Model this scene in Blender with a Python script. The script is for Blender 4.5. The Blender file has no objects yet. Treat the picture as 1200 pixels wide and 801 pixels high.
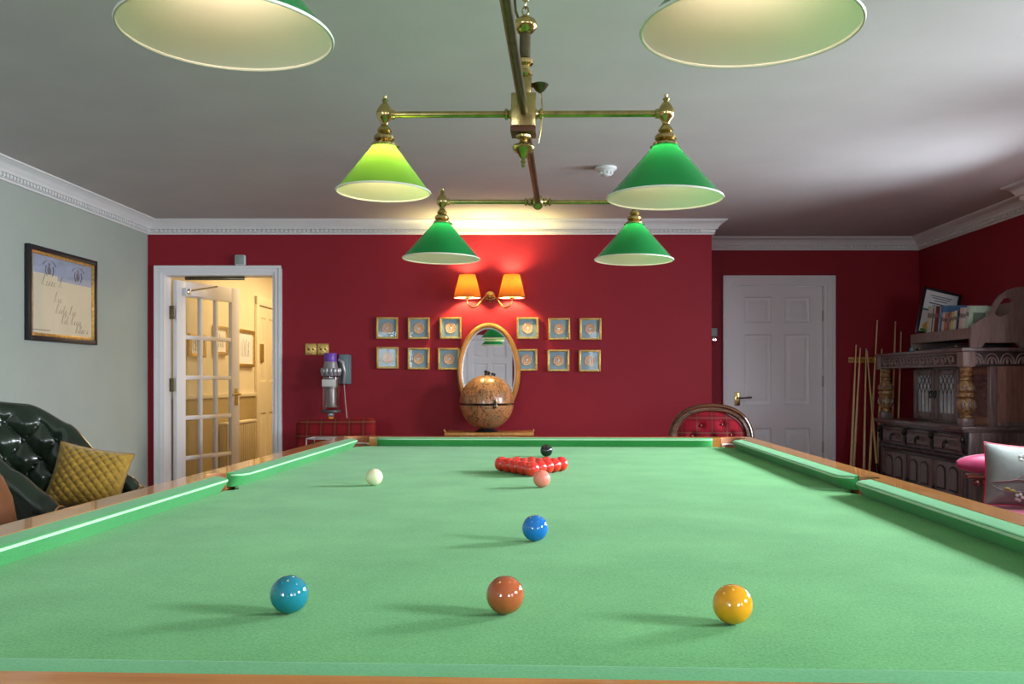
import bpy, bmesh, math, random
from mathutils import Vector, Matrix
from mathutils.geometry import tessellate_polygon
random.seed(7)
PI = math.pi
SC = bpy.context.scene
COL = SC.collection
# ------------------------------------------------------------------ camera
F, U0, V0 = 1076.0, 600.0, 446.2          # focal length in px (1200 px frame), principal point, horizon
CZ = 1.152                                # camera height
cd = bpy.data.cameras.new('camera'); cam = bpy.data.objects.new('camera', cd); COL.objects.link(cam)
cd.sensor_width = 36; cd.lens = 36 * F / 1200; cd.shift_y = (V0 - 400.5) / 1200
cd.clip_start = 0.02
cam.location = (0, 0, CZ); cam.rotation_euler = (PI / 2, 0, 0)
SC.camera = cam
# ------------------------------------------------------------------ view, sky
SC.view_settings.view_transform = 'Standard'; SC.view_settings.look = 'None'
SC.view_settings.exposure = -0.45; SC.view_settings.gamma = 1.0; SC.view_settings.use_curve_mapping = False
W = bpy.data.worlds.new('sky'); SC.world = W; W.use_nodes = True
W.node_tree.nodes['Background'].inputs[0].default_value = (0.75, 0.87, 1.0, 1)
W.node_tree.nodes['Background'].inputs[1].default_value = 2.0
# daylight: one soft light per window opening; some windows are added for fill
def area(name, loc, rot, sx, sy, power, color, spread=180):
    l = bpy.data.lights.new(name, 'AREA'); l.shape = 'RECTANGLE'; l.size = sx; l.size_y = sy
    l.energy = power; l.color = color; l.spread = math.radians(spread)
    o = bpy.data.objects.new(name, l); COL.objects.link(o); o.location = loc; o.rotation_euler = rot
    return o
DAY = (0.82, 0.91, 1.0)
# (y centre, width, z0, z1, power); last two unseen and added, final one lights the recess
WINDOWS = [(3.35, 1.0, 1.18, 2.12, 230), (0.35, 1.0, 1.18, 2.12, 170), (-2.2, 1.5, 0.9, 2.12, 60), (5.25, 0.9, 0.9, 2.12, 150)]
ADDED_REAR_WINDOWS = [(-2.5, 1.1, .9, 2.2, 175), (2.15, 1.3, .9, 2.2, 135)]   # (x centre, width, z0, z1, power) behind the viewer, added for frontal fill
def XR2(y): return 3.42 - .03 * (6.12 - y)
for i, (yc, w, z0, z1, pw) in enumerate(WINDOWS):
    zl = z0 if i >= 2 else z0 + .45                        # first two lights cover only the upper opening, for a crisper shadow
    area('window_and_fill_light', (XR2(yc) + .14, yc, (zl + z1) / 2), (0, PI / 2 - math.radians(22 if i >= 2 else 32), 0), z1 - zl, w if i >= 2 else .8, pw, DAY, 142 if i >= 2 else 125)
for (xc, w, z0, z1, pw) in ADDED_REAR_WINDOWS:
    area('window_and_fill_light', (xc, -3.64, (z0 + z1) / 2), (PI / 2, 0, 0), w, z1 - z0, pw, DAY)  # fill light through the added rear openings
WARM = (1.0, 0.76, 0.44)
area('hall_ceiling_lamp', (-2.0, 9.6, 2.42), (0, 0, 0), .6, 2.4, 56, WARM)
BULB_W, SCONCE_W = 60.0, 1700.0             # emission strengths of the lamp bulbs
SMALL_BULB_W = 95.0
# ------------------------------------------------------------------ helpers
def px(u, v, d):                          # a pixel of the 1200x801 frame at depth d
    return Vector(((u - U0) / F * d, d, CZ - (v - V0) / F * d))

class MB:
    def __init__(s): s.v, s.f, s.m = [], [], []
    def add(s, vs, fs, mat=0, M=None):
        o = len(s.v)
        for p in vs:
            p = Vector(p)
            s.v.append(tuple(M @ p) if M is not None else tuple(p))
        for f in fs: s.f.append([i + o for i in f]); s.m.append(mat)
        return s
    def box(s, x0, x1, y0, y1, z0, z1, bev=0, mat=0, M=None, seg=2):
        x0, x1 = min(x0, x1), max(x0, x1); y0, y1 = min(y0, y1), max(y0, y1); z0, z1 = min(z0, z1), max(z0, z1)
        vs = [(x, y, z) for x in (x0, x1) for y in (y0, y1) for z in (z0, z1)]
        fs = [(0, 1, 3, 2), (4, 6, 7, 5), (0, 4, 5, 1), (2, 3, 7, 6), (0, 2, 6, 4), (1, 5, 7, 3)]
        if bev > 0:
            bm = bmesh.new(); bv = [bm.verts.new(p) for p in vs]
            for f in fs: bm.faces.new([bv[i] for i in f])
            bmesh.ops.bevel(bm, geom=bm.edges[:], offset=bev, segments=seg, profile=.5, affect='EDGES')
            bm.verts.ensure_lookup_table(); bm.verts.index_update()
            vs = [v.co.copy() for v in bm.verts]; fs = [[v.index for v in f.verts] for f in bm.faces]; bm.free()
        return s.add(vs, fs, mat, M)
    def lathe(s, prof, seg=24, mat=0, M=None, cap=True):
        vs, fs = [], []
        n = len(prof)
        for r, z in prof:
            for k in range(seg):
                a = 2 * PI * k / seg; vs.append((r * math.cos(a), r * math.sin(a), z))
        for i in range(n - 1):
            for k in range(seg):
                k2 = (k + 1) % seg
                fs.append((i * seg + k, i * seg + k2, (i + 1) * seg + k2, (i + 1) * seg + k))
        if cap:
            if prof[0][0] > 1e-5: fs.append(tuple(reversed(range(seg))))
            if prof[-1][0] > 1e-5: fs.append(tuple(range((n - 1) * seg, n * seg)))
        return s.add(vs, fs, mat, M)
    def tube(s, pts, r, seg=8, mat=0, M=None, closed=False, flat=1.0):
        pts = [Vector(p) for p in pts]; n = len(pts)
        rs = r if isinstance(r, (list, tuple)) else [r] * n
        vs, fs = [], []
        up = None
        for i, p in enumerate(pts):
            a = pts[(i - 1) % n] if (closed or i > 0) else p
            b = pts[(i + 1) % n] if (closed or i < n - 1) else p
            t = (b - a).normalized() if (b - a).length > 1e-9 else Vector((0, 0, 1))
            if up is None:
                up = Vector((0, 0, 1)) if abs(t.z) < .9 else Vector((0, 1, 0))
            sd = t.cross(up)
            if sd.length < 1e-6: sd = t.orthogonal()
            sd.normalize(); up = sd.cross(t).normalized()
            for k in range(seg):
                an = 2 * PI * k / seg
                vs.append(p + sd * math.cos(an) * rs[i] + up * math.sin(an) * rs[i] * flat)
        m = n if closed else n - 1
        for i in range(m):
            i2 = (i + 1) % n
            for k in range(seg):
                k2 = (k + 1) % seg
                fs.append((i * seg + k, i * seg + k2, i2 * seg + k2, i2 * seg + k))
        if not closed:
            fs.append(tuple(reversed(range(seg)))); fs.append(tuple(range((n - 1) * seg, n * seg)))
        return s.add(vs, fs, mat, M)
    def prism(s, poly, z0, z1, mat=0, M=None, holes=()):    # 2-D outline (with holes) extruded along z
        loops = [list(poly)] + [list(h) for h in holes]
        flat = [p for l in loops for p in l]
        n = len(flat)
        vs = [(p[0], p[1], z0) for p in flat] + [(p[0], p[1], z1) for p in flat]
        tris = tessellate_polygon([[Vector((p[0], p[1], 0)) for p in l] for l in loops])
        fs = []
        for t in tris:
            a, b, c = [Vector((flat[i][0], flat[i][1])) for i in t]
            cw = (b - a).cross(c - a) < 0
            t = tuple(reversed(t)) if cw else tuple(t)
            fs.append(tuple(i + n for i in t)); fs.append(tuple(reversed(t)))
        o = 0
        for li, l in enumerate(loops):
            m = len(l); ar = sum(l[i][0] * l[(i + 1) % m][1] - l[(i + 1) % m][0] * l[i][1] for i in range(m))
            ccw = (ar > 0) == (li == 0)
            for i in range(m):
                j = (i + 1) % m
                q = (o + i, o + j, o + j + n, o + i + n)
                fs.append(q if ccw else tuple(reversed(q)))
            o += m
        return s.add(vs, fs, mat, M)
    def grid(s, fn, nu, nv, mat=0, M=None, cu=False, cv=False, flip=False):   # fn(u,v), u,v in 0..1
        vs = [fn(i / (nu if cu else nu - 1), j / (nv if cv else nv - 1)) for i in range(nu) for j in range(nv)]
        fs = []
        for i in range(nu if cu else nu - 1):
            for j in range(nv if cv else nv - 1):
                i2, j2 = (i + 1) % nu, (j + 1) % nv
                q = (i * nv + j, i2 * nv + j, i2 * nv + j2, i * nv + j2)
                fs.append(tuple(reversed(q)) if flip else q)
        return s.add(vs, fs, mat, M)
    def ball(s, c, r, seg=16, rings=10, mat=0, M=None, sc=(1, 1, 1)):
        prof = [(max(1e-4, r * math.sin(PI * i / rings)), -r * math.cos(PI * i / rings)) for i in range(rings + 1)]
        T = Matrix.Translation(c) @ Matrix.Diagonal((*sc, 1))
        return s.lathe(prof, seg, mat, (M @ T) if M is not None else T, cap=True)
    def build(s, name, mats, parent=None, loc=None, rot=None, angle=38, recalc=True):
        me = bpy.data.meshes.new(name); me.from_pydata(s.v, [], s.f)
        if not isinstance(mats, (list, tuple)): mats = [mats]
        for m in mats: me.materials.append(m)
        me.polygons.foreach_set('material_index', s.m)
        if recalc:
            bm = bmesh.new(); bm.from_mesh(me); bmesh.ops.recalc_face_normals(bm, faces=bm.faces[:]); bm.to_mesh(me); bm.free()
        me.polygons.foreach_set('use_smooth', [True] * len(s.f))
        me.set_sharp_from_angle(angle=math.radians(angle))
        me.update()
        o = bpy.data.objects.new(name, me); COL.objects.link(o)
        if parent is not None: o.parent = parent
        if loc is not None: o.location = loc
        if rot is not None: o.rotation_euler = rot
        return o

def RZ(a): return Matrix.Rotation(a, 4, 'Z')
def RX(a): return Matrix.Rotation(a, 4, 'X')
def RY(a): return Matrix.Rotation(a, 4, 'Y')
def T(x, y, z): return Matrix.Translation((x, y, z))
def tag(o, label=None, cat=None, group=None, kind=None):
    if label: o['label'] = label
    if cat: o['category'] = cat
    if group: o['group'] = group
    if kind: o['kind'] = kind
    return o
def thing(name, label, cat, loc=(0, 0, 0), rz=0, group=None, rot=None):
    o = bpy.data.objects.new(name, None); COL.objects.link(o); o.empty_display_size = .1
    o.location = loc; o.rotation_euler = rot if rot else (0, 0, rz)
    return tag(o, label, cat, group)
def struct_empty(name):
    o = bpy.data.objects.new(name, None); COL.objects.link(o); o['kind'] = 'structure'; return o
def copy_tree(o, parent=None):
    c = o.copy(); COL.objects.link(c)
    if parent is not None: c.parent = parent
    for ch in list(o.children): copy_tree(ch, c)
    return c
def arc(cx, cy, r, a0, a1, n, ry=None):
    ry = r if ry is None else ry
    return [(cx + r * math.cos(math.radians(a0 + (a1 - a0) * i / n)), cy + ry * math.sin(math.radians(a0 + (a1 - a0) * i / n))) for i in range(n + 1)]

# ------------------------------------------------------------------ materials
def srgb(r, g, b):
    f = lambda c: (c / 255 / 12.92) if c / 255 <= .04045 else ((c / 255 + .055) / 1.055) ** 2.4
    return (f(r), f(g), f(b), 1)
class NT:
    def __init__(s, name):
        s.m = bpy.data.materials.new(name); s.m.use_nodes = True; s.t = s.m.node_tree
        s.b = s.t.nodes['Principled BSDF']; s.out = s.t.nodes['Material Output']
    def n(s, typ, **kw):
        nd = s.t.nodes.new(typ)
        for k, v in kw.items():
            if hasattr(nd, k): setattr(nd, k, v)
        return nd
    def l(s, a, b): s.t.links.new(a, b)
    def coord(s, scale=(1, 1, 1), rot=(0, 0, 0)):
        tc = s.n('ShaderNodeTexCoord'); mp = s.n('ShaderNodeMapping')
        mp.inputs['Scale'].default_value = scale; mp.inputs['Rotation'].default_value = rot
        s.l(tc.outputs['Object'], mp.inputs['Vector']); return mp.outputs['Vector']
    def noise(s, vec, scale, detail=3, rough=.55):
        nz = s.n('ShaderNodeTexNoise'); nz.inputs['Scale'].default_value = scale
        nz.inputs['Detail'].default_value = detail; nz.inputs['Roughness'].default_value = rough
        s.l(vec, nz.inputs['Vector']); return nz.outputs['Fac']
    def ramp(s, fac, stops):
        r = s.n('ShaderNodeValToRGB'); e = r.color_ramp.elements
        while len(e) < len(stops): e.new(.5)
        for el, (p, c) in zip(e, stops): el.position = p; el.color = c if len(c) == 4 else (*c, 1)
        s.l(fac, r.inputs['Fac']); return r.outputs['Color']
    def bump(s, h, strength, dist=.002):
        b = s.n('ShaderNodeBump'); b.inputs['Strength'].default_value = strength; b.inputs['Distance'].default_value = dist
        s.l(h, b.inputs['Height']); s.l(b.outputs['Normal'], s.b.inputs['Normal'])
def mat(name, col, rough=.5, metal=0, var=0, vscale=8, stretch=(1, 1, 1), bump=0, bscale=60, spec=.5, coat=0, sheen=0):
    k = NT(name); b = k.b
    b.inputs['Base Color'].default_value = col; b.inputs['Roughness'].default_value = rough
    b.inputs['Metallic'].default_value = metal; b.inputs['Specular IOR Level'].default_value = spec
    b.inputs['Coat Weight'].default_value = coat; b.inputs['Sheen Weight'].default_value = sheen
    if var or bump: v = k.coord(stretch)
    if var:
        fac = k.noise(v, vscale)
        lo = tuple(c * (1 - var) for c in col[:3]); hi = tuple(min(1, c * (1 + var)) for c in col[:3])
        k.l(k.ramp(fac, [(.3, lo), (.7, hi)]), b.inputs['Base Color'])
    if bump: k.bump(k.noise(v, bscale), bump)
    return k.m
def wood(name, c1, c2, axis='x', rough=.35, coat=.3, scale=6, spec=.5):
    k = NT(name); st = {'x': (1, 9, 9), 'y': (9, 1, 9), 'z': (9, 9, 1)}[axis]
    v = k.coord(st); f = k.noise(v, scale, 5, .65)
    k.l(k.ramp(f, [(.28, c1), (.72, c2)]), k.b.inputs['Base Color'])
    k.b.inputs['Roughness'].default_value = rough; k.b.inputs['Coat Weight'].default_value = coat
    k.b.inputs['Specular IOR Level'].default_value = spec
    k.bump(f, .12, .001); return k.m
def glass(name, tint=(1, 1, 1), refl=.08, rough=.02):
    k = NT(name); tr = k.n('ShaderNodeBsdfTransparent'); tr.inputs[0].default_value = (*tint, 1)
    gl = k.n('ShaderNodeBsdfGlossy'); gl.inputs['Roughness'].default_value = rough
    mx = k.n('ShaderNodeMixShader'); fr = k.n('ShaderNodeLayerWeight'); fr.inputs[0].default_value = .25
    mp = k.n('ShaderNodeMapRange'); mp.inputs['To Min'].default_value = refl * .6; mp.inputs['To Max'].default_value = min(1, refl * 6)
    k.l(fr.outputs['Facing'], mp.inputs['Value']); k.l(mp.outputs[0], mx.inputs[0])
    k.l(tr.outputs[0], mx.inputs[1]); k.l(gl.outputs[0], mx.inputs[2]); k.l(mx.outputs[0], k.out.inputs['Surface'])
    return k.m
def emit(name, col, strength):
    k = NT(name); e = k.n('ShaderNodeEmission'); e.inputs[0].default_value = (*col, 1); e.inputs[1].default_value = strength
    k.l(e.outputs[0], k.out.inputs['Surface']); return k.m
def shade_mat(name, outer, inner, trans=.35, gloss=.12, rough=.2, pleat=0, tscale=1.0):
    """thin two-faced lampshade: outer colour, inner colour, some light passing through"""
    k = NT(name); geo = k.n('ShaderNodeNewGeometry')
    mc = k.n('ShaderNodeMix', data_type='RGBA'); mc.inputs[6].default_value = outer; mc.inputs[7].default_value = inner
    k.l(geo.outputs['Backfacing'], mc.inputs[0])
    colr = mc.outputs[2]
    df = k.n('ShaderNodeBsdfDiffuse'); tl = k.n('ShaderNodeBsdfTranslucent'); tl.inputs[0].default_value = tuple(c * tscale for c in outer[:3]) + (1,)
    k.l(colr, df.inputs[0])
    if pleat:
        v = k.coord(); sp = k.n('ShaderNodeSeparateXYZ'); k.l(v, sp.inputs[0])
        at = k.n('ShaderNodeMath', operation='ARCTAN2'); k.l(sp.outputs[1], at.inputs[0]); k.l(sp.outputs[0], at.inputs[1])
        cb = k.n('ShaderNodeCombineXYZ'); k.l(at.outputs[0], cb.inputs[0])
        f = k.noise(cb.outputs[0], pleat, 2)
        lo = tuple(c * .25 * tscale for c in outer[:3]); hi = tuple(min(1, c * 1.25) * tscale for c in outer[:3])
        k.l(k.ramp(f, [(.35, lo), (.65, hi)]), tl.inputs[0])
    m1 = k.n('ShaderNodeMixShader'); m1.inputs[0].default_value = trans
    k.l(df.outputs[0], m1.inputs[1]); k.l(tl.outputs[0], m1.inputs[2])
    gl = k.n('ShaderNodeBsdfGlossy'); gl.inputs['Roughness'].default_value = rough
    m2 = k.n('ShaderNodeMixShader'); m2.inputs[0].default_value = gloss
    fr = k.n('ShaderNodeFresnel'); fr.inputs[0].default_value = 1.45
    ml = k.n('ShaderNodeMath', operation='MULTIPLY'); ml.inputs[1].default_value = gloss * 8
    k.l(fr.outputs[0], ml.inputs[0]); ms = k.n('ShaderNodeMath', operation='SUBTRACT'); ms.use_clamp = True; k.l(ml.outputs[0], ms.inputs[0]); k.l(geo.outputs['Backfacing'], ms.inputs[1]); k.l(ms.outputs[0], m2.inputs[0])
    k.l(m1.outputs[0], m2.inputs[1]); k.l(gl.outputs[0], m2.inputs[2]); k.l(m2.outputs[0], k.out.inputs['Surface'])
    return k.m
def tartan(name, base, line1, line2, scale):
    k = NT(name); v = k.coord(); sp = k.n('ShaderNodeSeparateXYZ'); k.l(v, sp.inputs[0])
    def stripes(sock, period, width, off=0):
        a = k.n('ShaderNodeMath', operation='MULTIPLY_ADD'); a.inputs[1].default_value = 1 / period; a.inputs[2].default_value = off; k.l(sock, a.inputs[0])
        f = k.n('ShaderNodeMath', operation='FRACT'); k.l(a.outputs[0], f.inputs[0])
        c = k.n('ShaderNodeMath', operation='LESS_THAN'); c.inputs[1].default_value = width; k.l(f.outputs[0], c.inputs[0]); return c.outputs[0]
    col = None
    def over(prev, fac, c, amt):
        mx = k.n('ShaderNodeMix', data_type='RGBA')
        if prev is None: mx.inputs[6].default_value = base
        else: k.l(prev, mx.inputs[6])
        mx.inputs[7].default_value = c
        mu = k.n('ShaderNodeMath', operation='MULTIPLY'); mu.inputs[1].default_value = amt; k.l(fac, mu.inputs[0]); k.l(mu.outputs[0], mx.inputs[0]); return mx.outputs[2]
    dark = tuple(c * .45 for c in base[:3]) + (1,)
    col = over(col, stripes(sp.outputs[0], scale, .45, .2), dark, .45)
    col = over(col, stripes(sp.outputs[2], scale, .45, .2), dark, .45)
    col = over(col, stripes(sp.outputs[0], scale, .06), line1, .7)
    col = over(col, stripes(sp.outputs[2], scale, .06), line2, .7)
    k.l(col, k.b.inputs['Base Color']); k.b.inputs['Roughness'].default_value = .9; k.b.inputs['Specular IOR Level'].default_value = .2
    k.bump(k.noise(v, 300), .15); return k.m

def cloth_mat(name, c1, c2):
    k = NT(name); v = k.coord(); f1 = k.noise(v, 260, 2, .7); f2 = k.noise(v, 5, 3)
    mx = k.n('ShaderNodeMath', operation='MULTIPLY_ADD'); mx.inputs[1].default_value = .35; k.l(f2, mx.inputs[0])
    ml = k.n('ShaderNodeMath', operation='MULTIPLY'); ml.inputs[1].default_value = .65; k.l(f1, ml.inputs[0]); k.l(ml.outputs[0], mx.inputs[2])
    k.l(k.ramp(mx.outputs[0], [(.32, c1), (.68, c2)]), k.b.inputs['Base Color'])
    k.b.inputs['Roughness'].default_value = .95; k.b.inputs['Specular IOR Level'].default_value = .08
    k.b.inputs['Sheen Weight'].default_value = .12; k.bump(f1, .25, .0012); return k.m
M = {}
M['cloth'] = cloth_mat('green_baize', (.050, .275, .058), (.142, .485, .140))
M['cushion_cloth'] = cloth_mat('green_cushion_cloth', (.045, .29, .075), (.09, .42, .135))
M['pale_cloth'] = cloth_mat('pale_cloth_edge', (.36, .60, .37), (.50, .72, .49))  # paler cloth strip along the cushion noses
M['rail_wood_y'] = wood('light_mahogany_y', (.46, .17, .04, 1), (.66, .31, .095, 1), 'y', .22, .5)
M['rail_wood_x'] = wood('light_mahogany_x', (.50, .16, .025, 1), (.66, .27, .06, 1), 'x', .22, .5)
M['mahogany'] = wood('dark_mahogany', (.10, .025, .01, 1), (.22, .06, .02, 1), 'z', .25, .5)
M['leather_tan'] = mat('tan_leather', (.36, .13, .05, 1), .5, bump=.2, bscale=90)
M['net'] = mat('white_net', (.7, .62, .58, 1), .8)
def paint(name, c, bump=.06, var=.035, rough=.6, spec=.12):
    return mat(name, c, rough, var=var, vscale=2.5, bump=bump, bscale=180, spec=spec)
M['red_wall'] = paint('crimson_wall_paint', (.28, .014, .026, 1), spec=.2, rough=.55)
M['sage_wall'] = paint('sage_wall_paint', (.385, .415, .365, 1))
M['ceiling'] = paint('ceiling_paint', (.60, .585, .575, 1), .04)
M['white'] = mat('white_gloss_paint', (.83, .81, .82, 1), .38, var=.02, vscale=3, spec=.4)
M['cornice'] = mat('cornice_paint', (.74, .73, .72, 1), .55, var=.03, vscale=6)
M['hall_cream'] = paint('hall_cream_paint', (.78, .68, .48, 1))
M['hall_tan'] = paint('hall_tan_paint', (.44, .33, .16, 1))
M['floor'] = mat('dark_red_carpet', (.10, .02, .02, 1), .95, var=.3, vscale=40, bump=.4, bscale=400)
M['brass'] = mat('aged_brass', (.52, .40, .16, 1), .22, 1, var=.3, vscale=25)
M['dark_brass'] = mat('darkened_brass', (.16, .13, .075, 1), .3, 1, var=.25, vscale=25)
M['brown_block'] = mat('brown_wood_block', (.13, .04, .015, 1), .4)
M['chrome'] = mat('chrome', (.75, .75, .78, 1), .15, 1)
M['shade_green'] = shade_mat('green_glass_shade', (.010, .24, .055, 1), (.80, .77, .70, 1), .30, .12, .15)
M['shade_lime'] = shade_mat('lime_glass_shade', (.24, .52, .055, 1), (.85, .83, .72, 1), .38, .10, .2)
M['rim_glass'] = mat('opal_glass_rim', (.82, .80, .74, 1), .2)
M['bulb'] = emit('lamp_bulb', (1.0, .78, .55), BULB_W)
M['bulb_small'] = emit('small_lamp_bulb', (1.0, .80, .45), SMALL_BULB_W)
M['bulb_sconce'] = emit('sconce_bulb', (1.0, .86, .36), SCONCE_W)
M['shade_orange'] = shade_mat('pleated_orange_shade', (.78, .20, .03, 1), (.85, .62, .38, 1), .5, 0.0, .5, pleat=14, tscale=.045)
M['shade_trim'] = mat('shade_binding', (.30, .02, .05, 1), .8)
M['gold'] = mat('gilt', (.72, .47, .15, 1), .35, .8, var=.3, vscale=60, bump=.3, bscale=120)
M['gold_wood'] = wood('golden_oak', (.42, .17, .03, 1), (.66, .31, .07, 1), 'z', .3, .4)
M['mirror'] = mat('mirror_silver', (.93, .94, .95, 1), .015, 1)
M['black'] = mat('black_lacquer', (.012, .012, .016, 1), .35)
M['paper'] = mat('white_paper', (.80, .79, .80, 1), .7, var=.03, vscale=30)
M['ink'] = mat('grey_ink', (.16, .14, .16, 1), .8)
M['glass'] = glass('clear_glass', (.97, .98, .97), .07)
M['pic_glass'] = glass('picture_glass', (1, 1, 1), .012)
M['plastic_white'] = mat('white_plastic', (.74, .76, .76, 1), .4)
M['plastic_grey'] = mat('grey_green_plastic', (.30, .37, .34, 1), .4)
M['dark_oak'] = wood('dark_oak', (.085, .062, .062, 1), (.25, .175, .160, 1), 'x', .30, .4)
M['dark_oak_z'] = wood('dark_oak_z', (.085, .062, .062, 1), (.25, .175, .160, 1), 'z', .30, .4)
M['black_oak'] = wood('blackened_oak', (.030, .022, .024, 1), (.085, .062, .062, 1), 'x', .30, .4)
M['oak_panel'] = wood('brown_oak_panel', (.19, .09, .068, 1), (.36, .19, .14, 1), 'z', .35, .3)
M['oak_rack'] = wood('worn_oak', (.19, .125, .115, 1), (.34, .235, .20, 1), 'z', .45, .15)
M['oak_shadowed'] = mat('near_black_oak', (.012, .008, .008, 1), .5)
M['gilt_oak'] = mat('gilded_carved_oak', (.34, .19, .08, 1), .4, .2, var=.7, vscale=45, bump=.8, bscale=70)
M['lead'] = mat('lead_came', (.04, .045, .05, 1), .5, .6)
M['leaded_pane'] = mat('grey_leaded_pane', (.52, .58, .62, 1), .10, 0, var=.25, vscale=9, spec=.8)  # pale base stands for window light reflected in the panes
M['green_leather'] = mat('dark_green_leather', (.014, .024, .013, 1), .22, var=.4, vscale=9, bump=.08, bscale=160, spec=.8, coat=.5)
M['brown_leather'] = mat('brown_leather', (.17, .062, .022, 1), .45, var=.15, vscale=6, bump=.12, bscale=140)
M['mustard'] = mat('mustard_velvet', (.34, .19, .012, 1), .8, var=.25, vscale=26, bump=.2, bscale=200, sheen=.3)
M['grey_satin'] = mat('grey_satin', (.15, .17, .15, 1), .6, var=.12, vscale=18, bump=.15, bscale=60)
M['pink_velvet'] = mat('pink_velvet', (.38, .022, .09, 1), .38, var=.2, vscale=12, sheen=.4)
M['red_wood'] = wood('red_mahogany', (.10, .02, .015, 1), (.23, .055, .035, 1), 'z', .3, .4)
M['chair_wood'] = wood('polished_walnut', (.030, .011, .006, 1), (.125, .046, .016, 1), 'x', .18, .6)
M['tartan'] = tartan('red_tartan', (.21, .009, .011, 1), (.12, .07, .035, 1), (.17, .09, .045, 1), .105)
M['tartan_dark'] = tartan('deep_red_tartan', (.24, .006, .016, 1), (.07, .05, .03, 1), (.14, .07, .05, 1), .10)
M['ash'] = wood('ash_cue_wood', (.68, .44, .17, 1), (.86, .64, .32, 1), 'z', .3, .4)
M['dark_butt'] = mat('dark_cue_butt', (.03, .02, .018, 1), .25, coat=.4)
# ================================================================== THE ROOM
YB, YR, YN, CEIL = 7.5, 8.4, -3.5, 2.459
def XL(y): return -2.976 - .03 * (7.5 - y)
def XR(y): return 3.724 - .03 * (8.4 - y)
XC = 1.631                                                    # where the main back wall ends
def wall(name, p0, p1, m, z1=CEIL, th=.16, openings=(), z0=0):
    """wall whose room side runs p0 -> p1 with the room on the right hand; openings (s0,s1,z0,z1)"""
    p0, p1 = Vector((*p0, 0)), Vector((*p1, 0)); d = p1 - p0; L = d.length; a = math.atan2(d.y, d.x)
    b = MB(); cuts = sorted(openings); s = 0
    for (s0, s1, a0, a1) in cuts:
        if s0 > s + 1e-6: b.box(s, s0, 0, th, z0, z1)
        if a0 > z0 + 1e-6: b.box(s0, s1, 0, th, z0, a0)
        if a1 < z1 - 1e-6: b.box(s0, s1, 0, th, a1, z1)
        s = s1
    if s < L: b.box(s, L, 0, th, z0, z1)
    o = b.build(name, m); o.location = p0; o.rotation_euler = (0, 0, a); o['kind'] = 'structure'; return o
def flatbox(name, x0, x1, y0, y1, z0, z1, m):
    o = MB().box(x0, x1, y0, y1, z0, z1).build(name, m); o['kind'] = 'structure'; return o
flatbox('floor', -3.6, 4.1, -3.8, 13.6, -.12, 0, M['floor'])
flatbox('ceiling', -3.6, 4.1, -3.8, 8.7, CEIL, CEIL + .12, M['ceiling'])
D1 = (-2.837, -1.952, 2.013); D1O = (-2.915, -1.877, 2.091)
D2 = (2.006, 2.849, 2.022); D2O = (1.926, 2.951, 2.114)
wall('wall_left', (XL(YN), YN), (XL(YB), YB), M['sage_wall'])
wall('wall_back', (XL(YB), YB), (XC, YB), M['red_wall'], openings=[(D1[0] - .03 - XL(YB), D1[1] + .03 - XL(YB), 0, D1[2] + .03)])
wall('wall_return', (XC, YB + .16), (XC + .03, YR), M['red_wall'])
wall('wall_recess', (XC + .027, YR), (XR(YR), YR), M['red_wall'], openings=[(D2[0] - .03 - XC - .027, D2[1] + .03 - XC - .027, 0, D2[2] + .03)])
wall('wall_right', (XR(YR), YR), (XR(6.12), 6.12), M['red_wall'])
wall('wall_right_return', (XR(6.12) + .16, 6.12), (3.42, 6.12), M['red_wall'])
pl0, pl1 = Vector((3.42, 6.12)), Vector((XR2(YN), YN)); LN = (pl1 - pl0).length
wall('wall_right_window', tuple(pl0), tuple(pl1), M['red_wall'], th=.22,
     openings=[(6.12 - yc - w / 2, 6.12 - yc + w / 2, z0, z1) for (yc, w, z0, z1, p) in WINDOWS])
XW0 = XR2(YN) + .1
wall('wall_rear', (XW0, YN), (XL(YN) - .1, YN), M['red_wall'], th=.22, openings=[(XW0 - xc - w / 2, XW0 - xc + w / 2, z0, z1) for (xc, w, z0, z1, p) in ADDED_REAR_WINDOWS])
# windows (out of view; two daylight sources on the right, the rest added)
def make_window(n, loc, rz, w, z0, z1):
    r = struct_empty('window_%d' % n); r.location = loc; r.rotation_euler = (0, 0, rz)
    b = MB(); h = z1 - z0
    for (ya, yb_, za, zb) in [(-w / 2, -w / 2 + .06, z0, z1), (w / 2 - .06, w / 2, z0, z1), (-w / 2, w / 2, z0, z0 + .06), (-w / 2, w / 2, z1 - .06, z1), (-w / 2, w / 2, z0 + h / 2 - .02, z0 + h / 2 + .02), (-.012, .012, z0, z1)]:
        b.box(.04, .09, ya, yb_, za, zb, .004)
    b.build('window_frame', M['white'], r)
    MB().box(.062, .066, -w / 2 + .05, w / 2 - .05, z0 + .05, z1 - .05).build('pane', M['glass'], r)
    MB().box(-.06, .03, -w / 2 - .06, w / 2 + .06, z0 - .035, z0 - .001, .008).build('window_sill', M['white'], r)
for i, (yc, w, z0, z1, p) in enumerate(WINDOWS): make_window(i + 1, (XR2(yc), yc, 0), 0, w, z0, z1)
for i, (xc, w, z0, z1, p) in enumerate(ADDED_REAR_WINDOWS): make_window(i + 5, (xc, YN, 0), -PI / 2, w, z0, z1)  # rear ones are added for fill light
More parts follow.
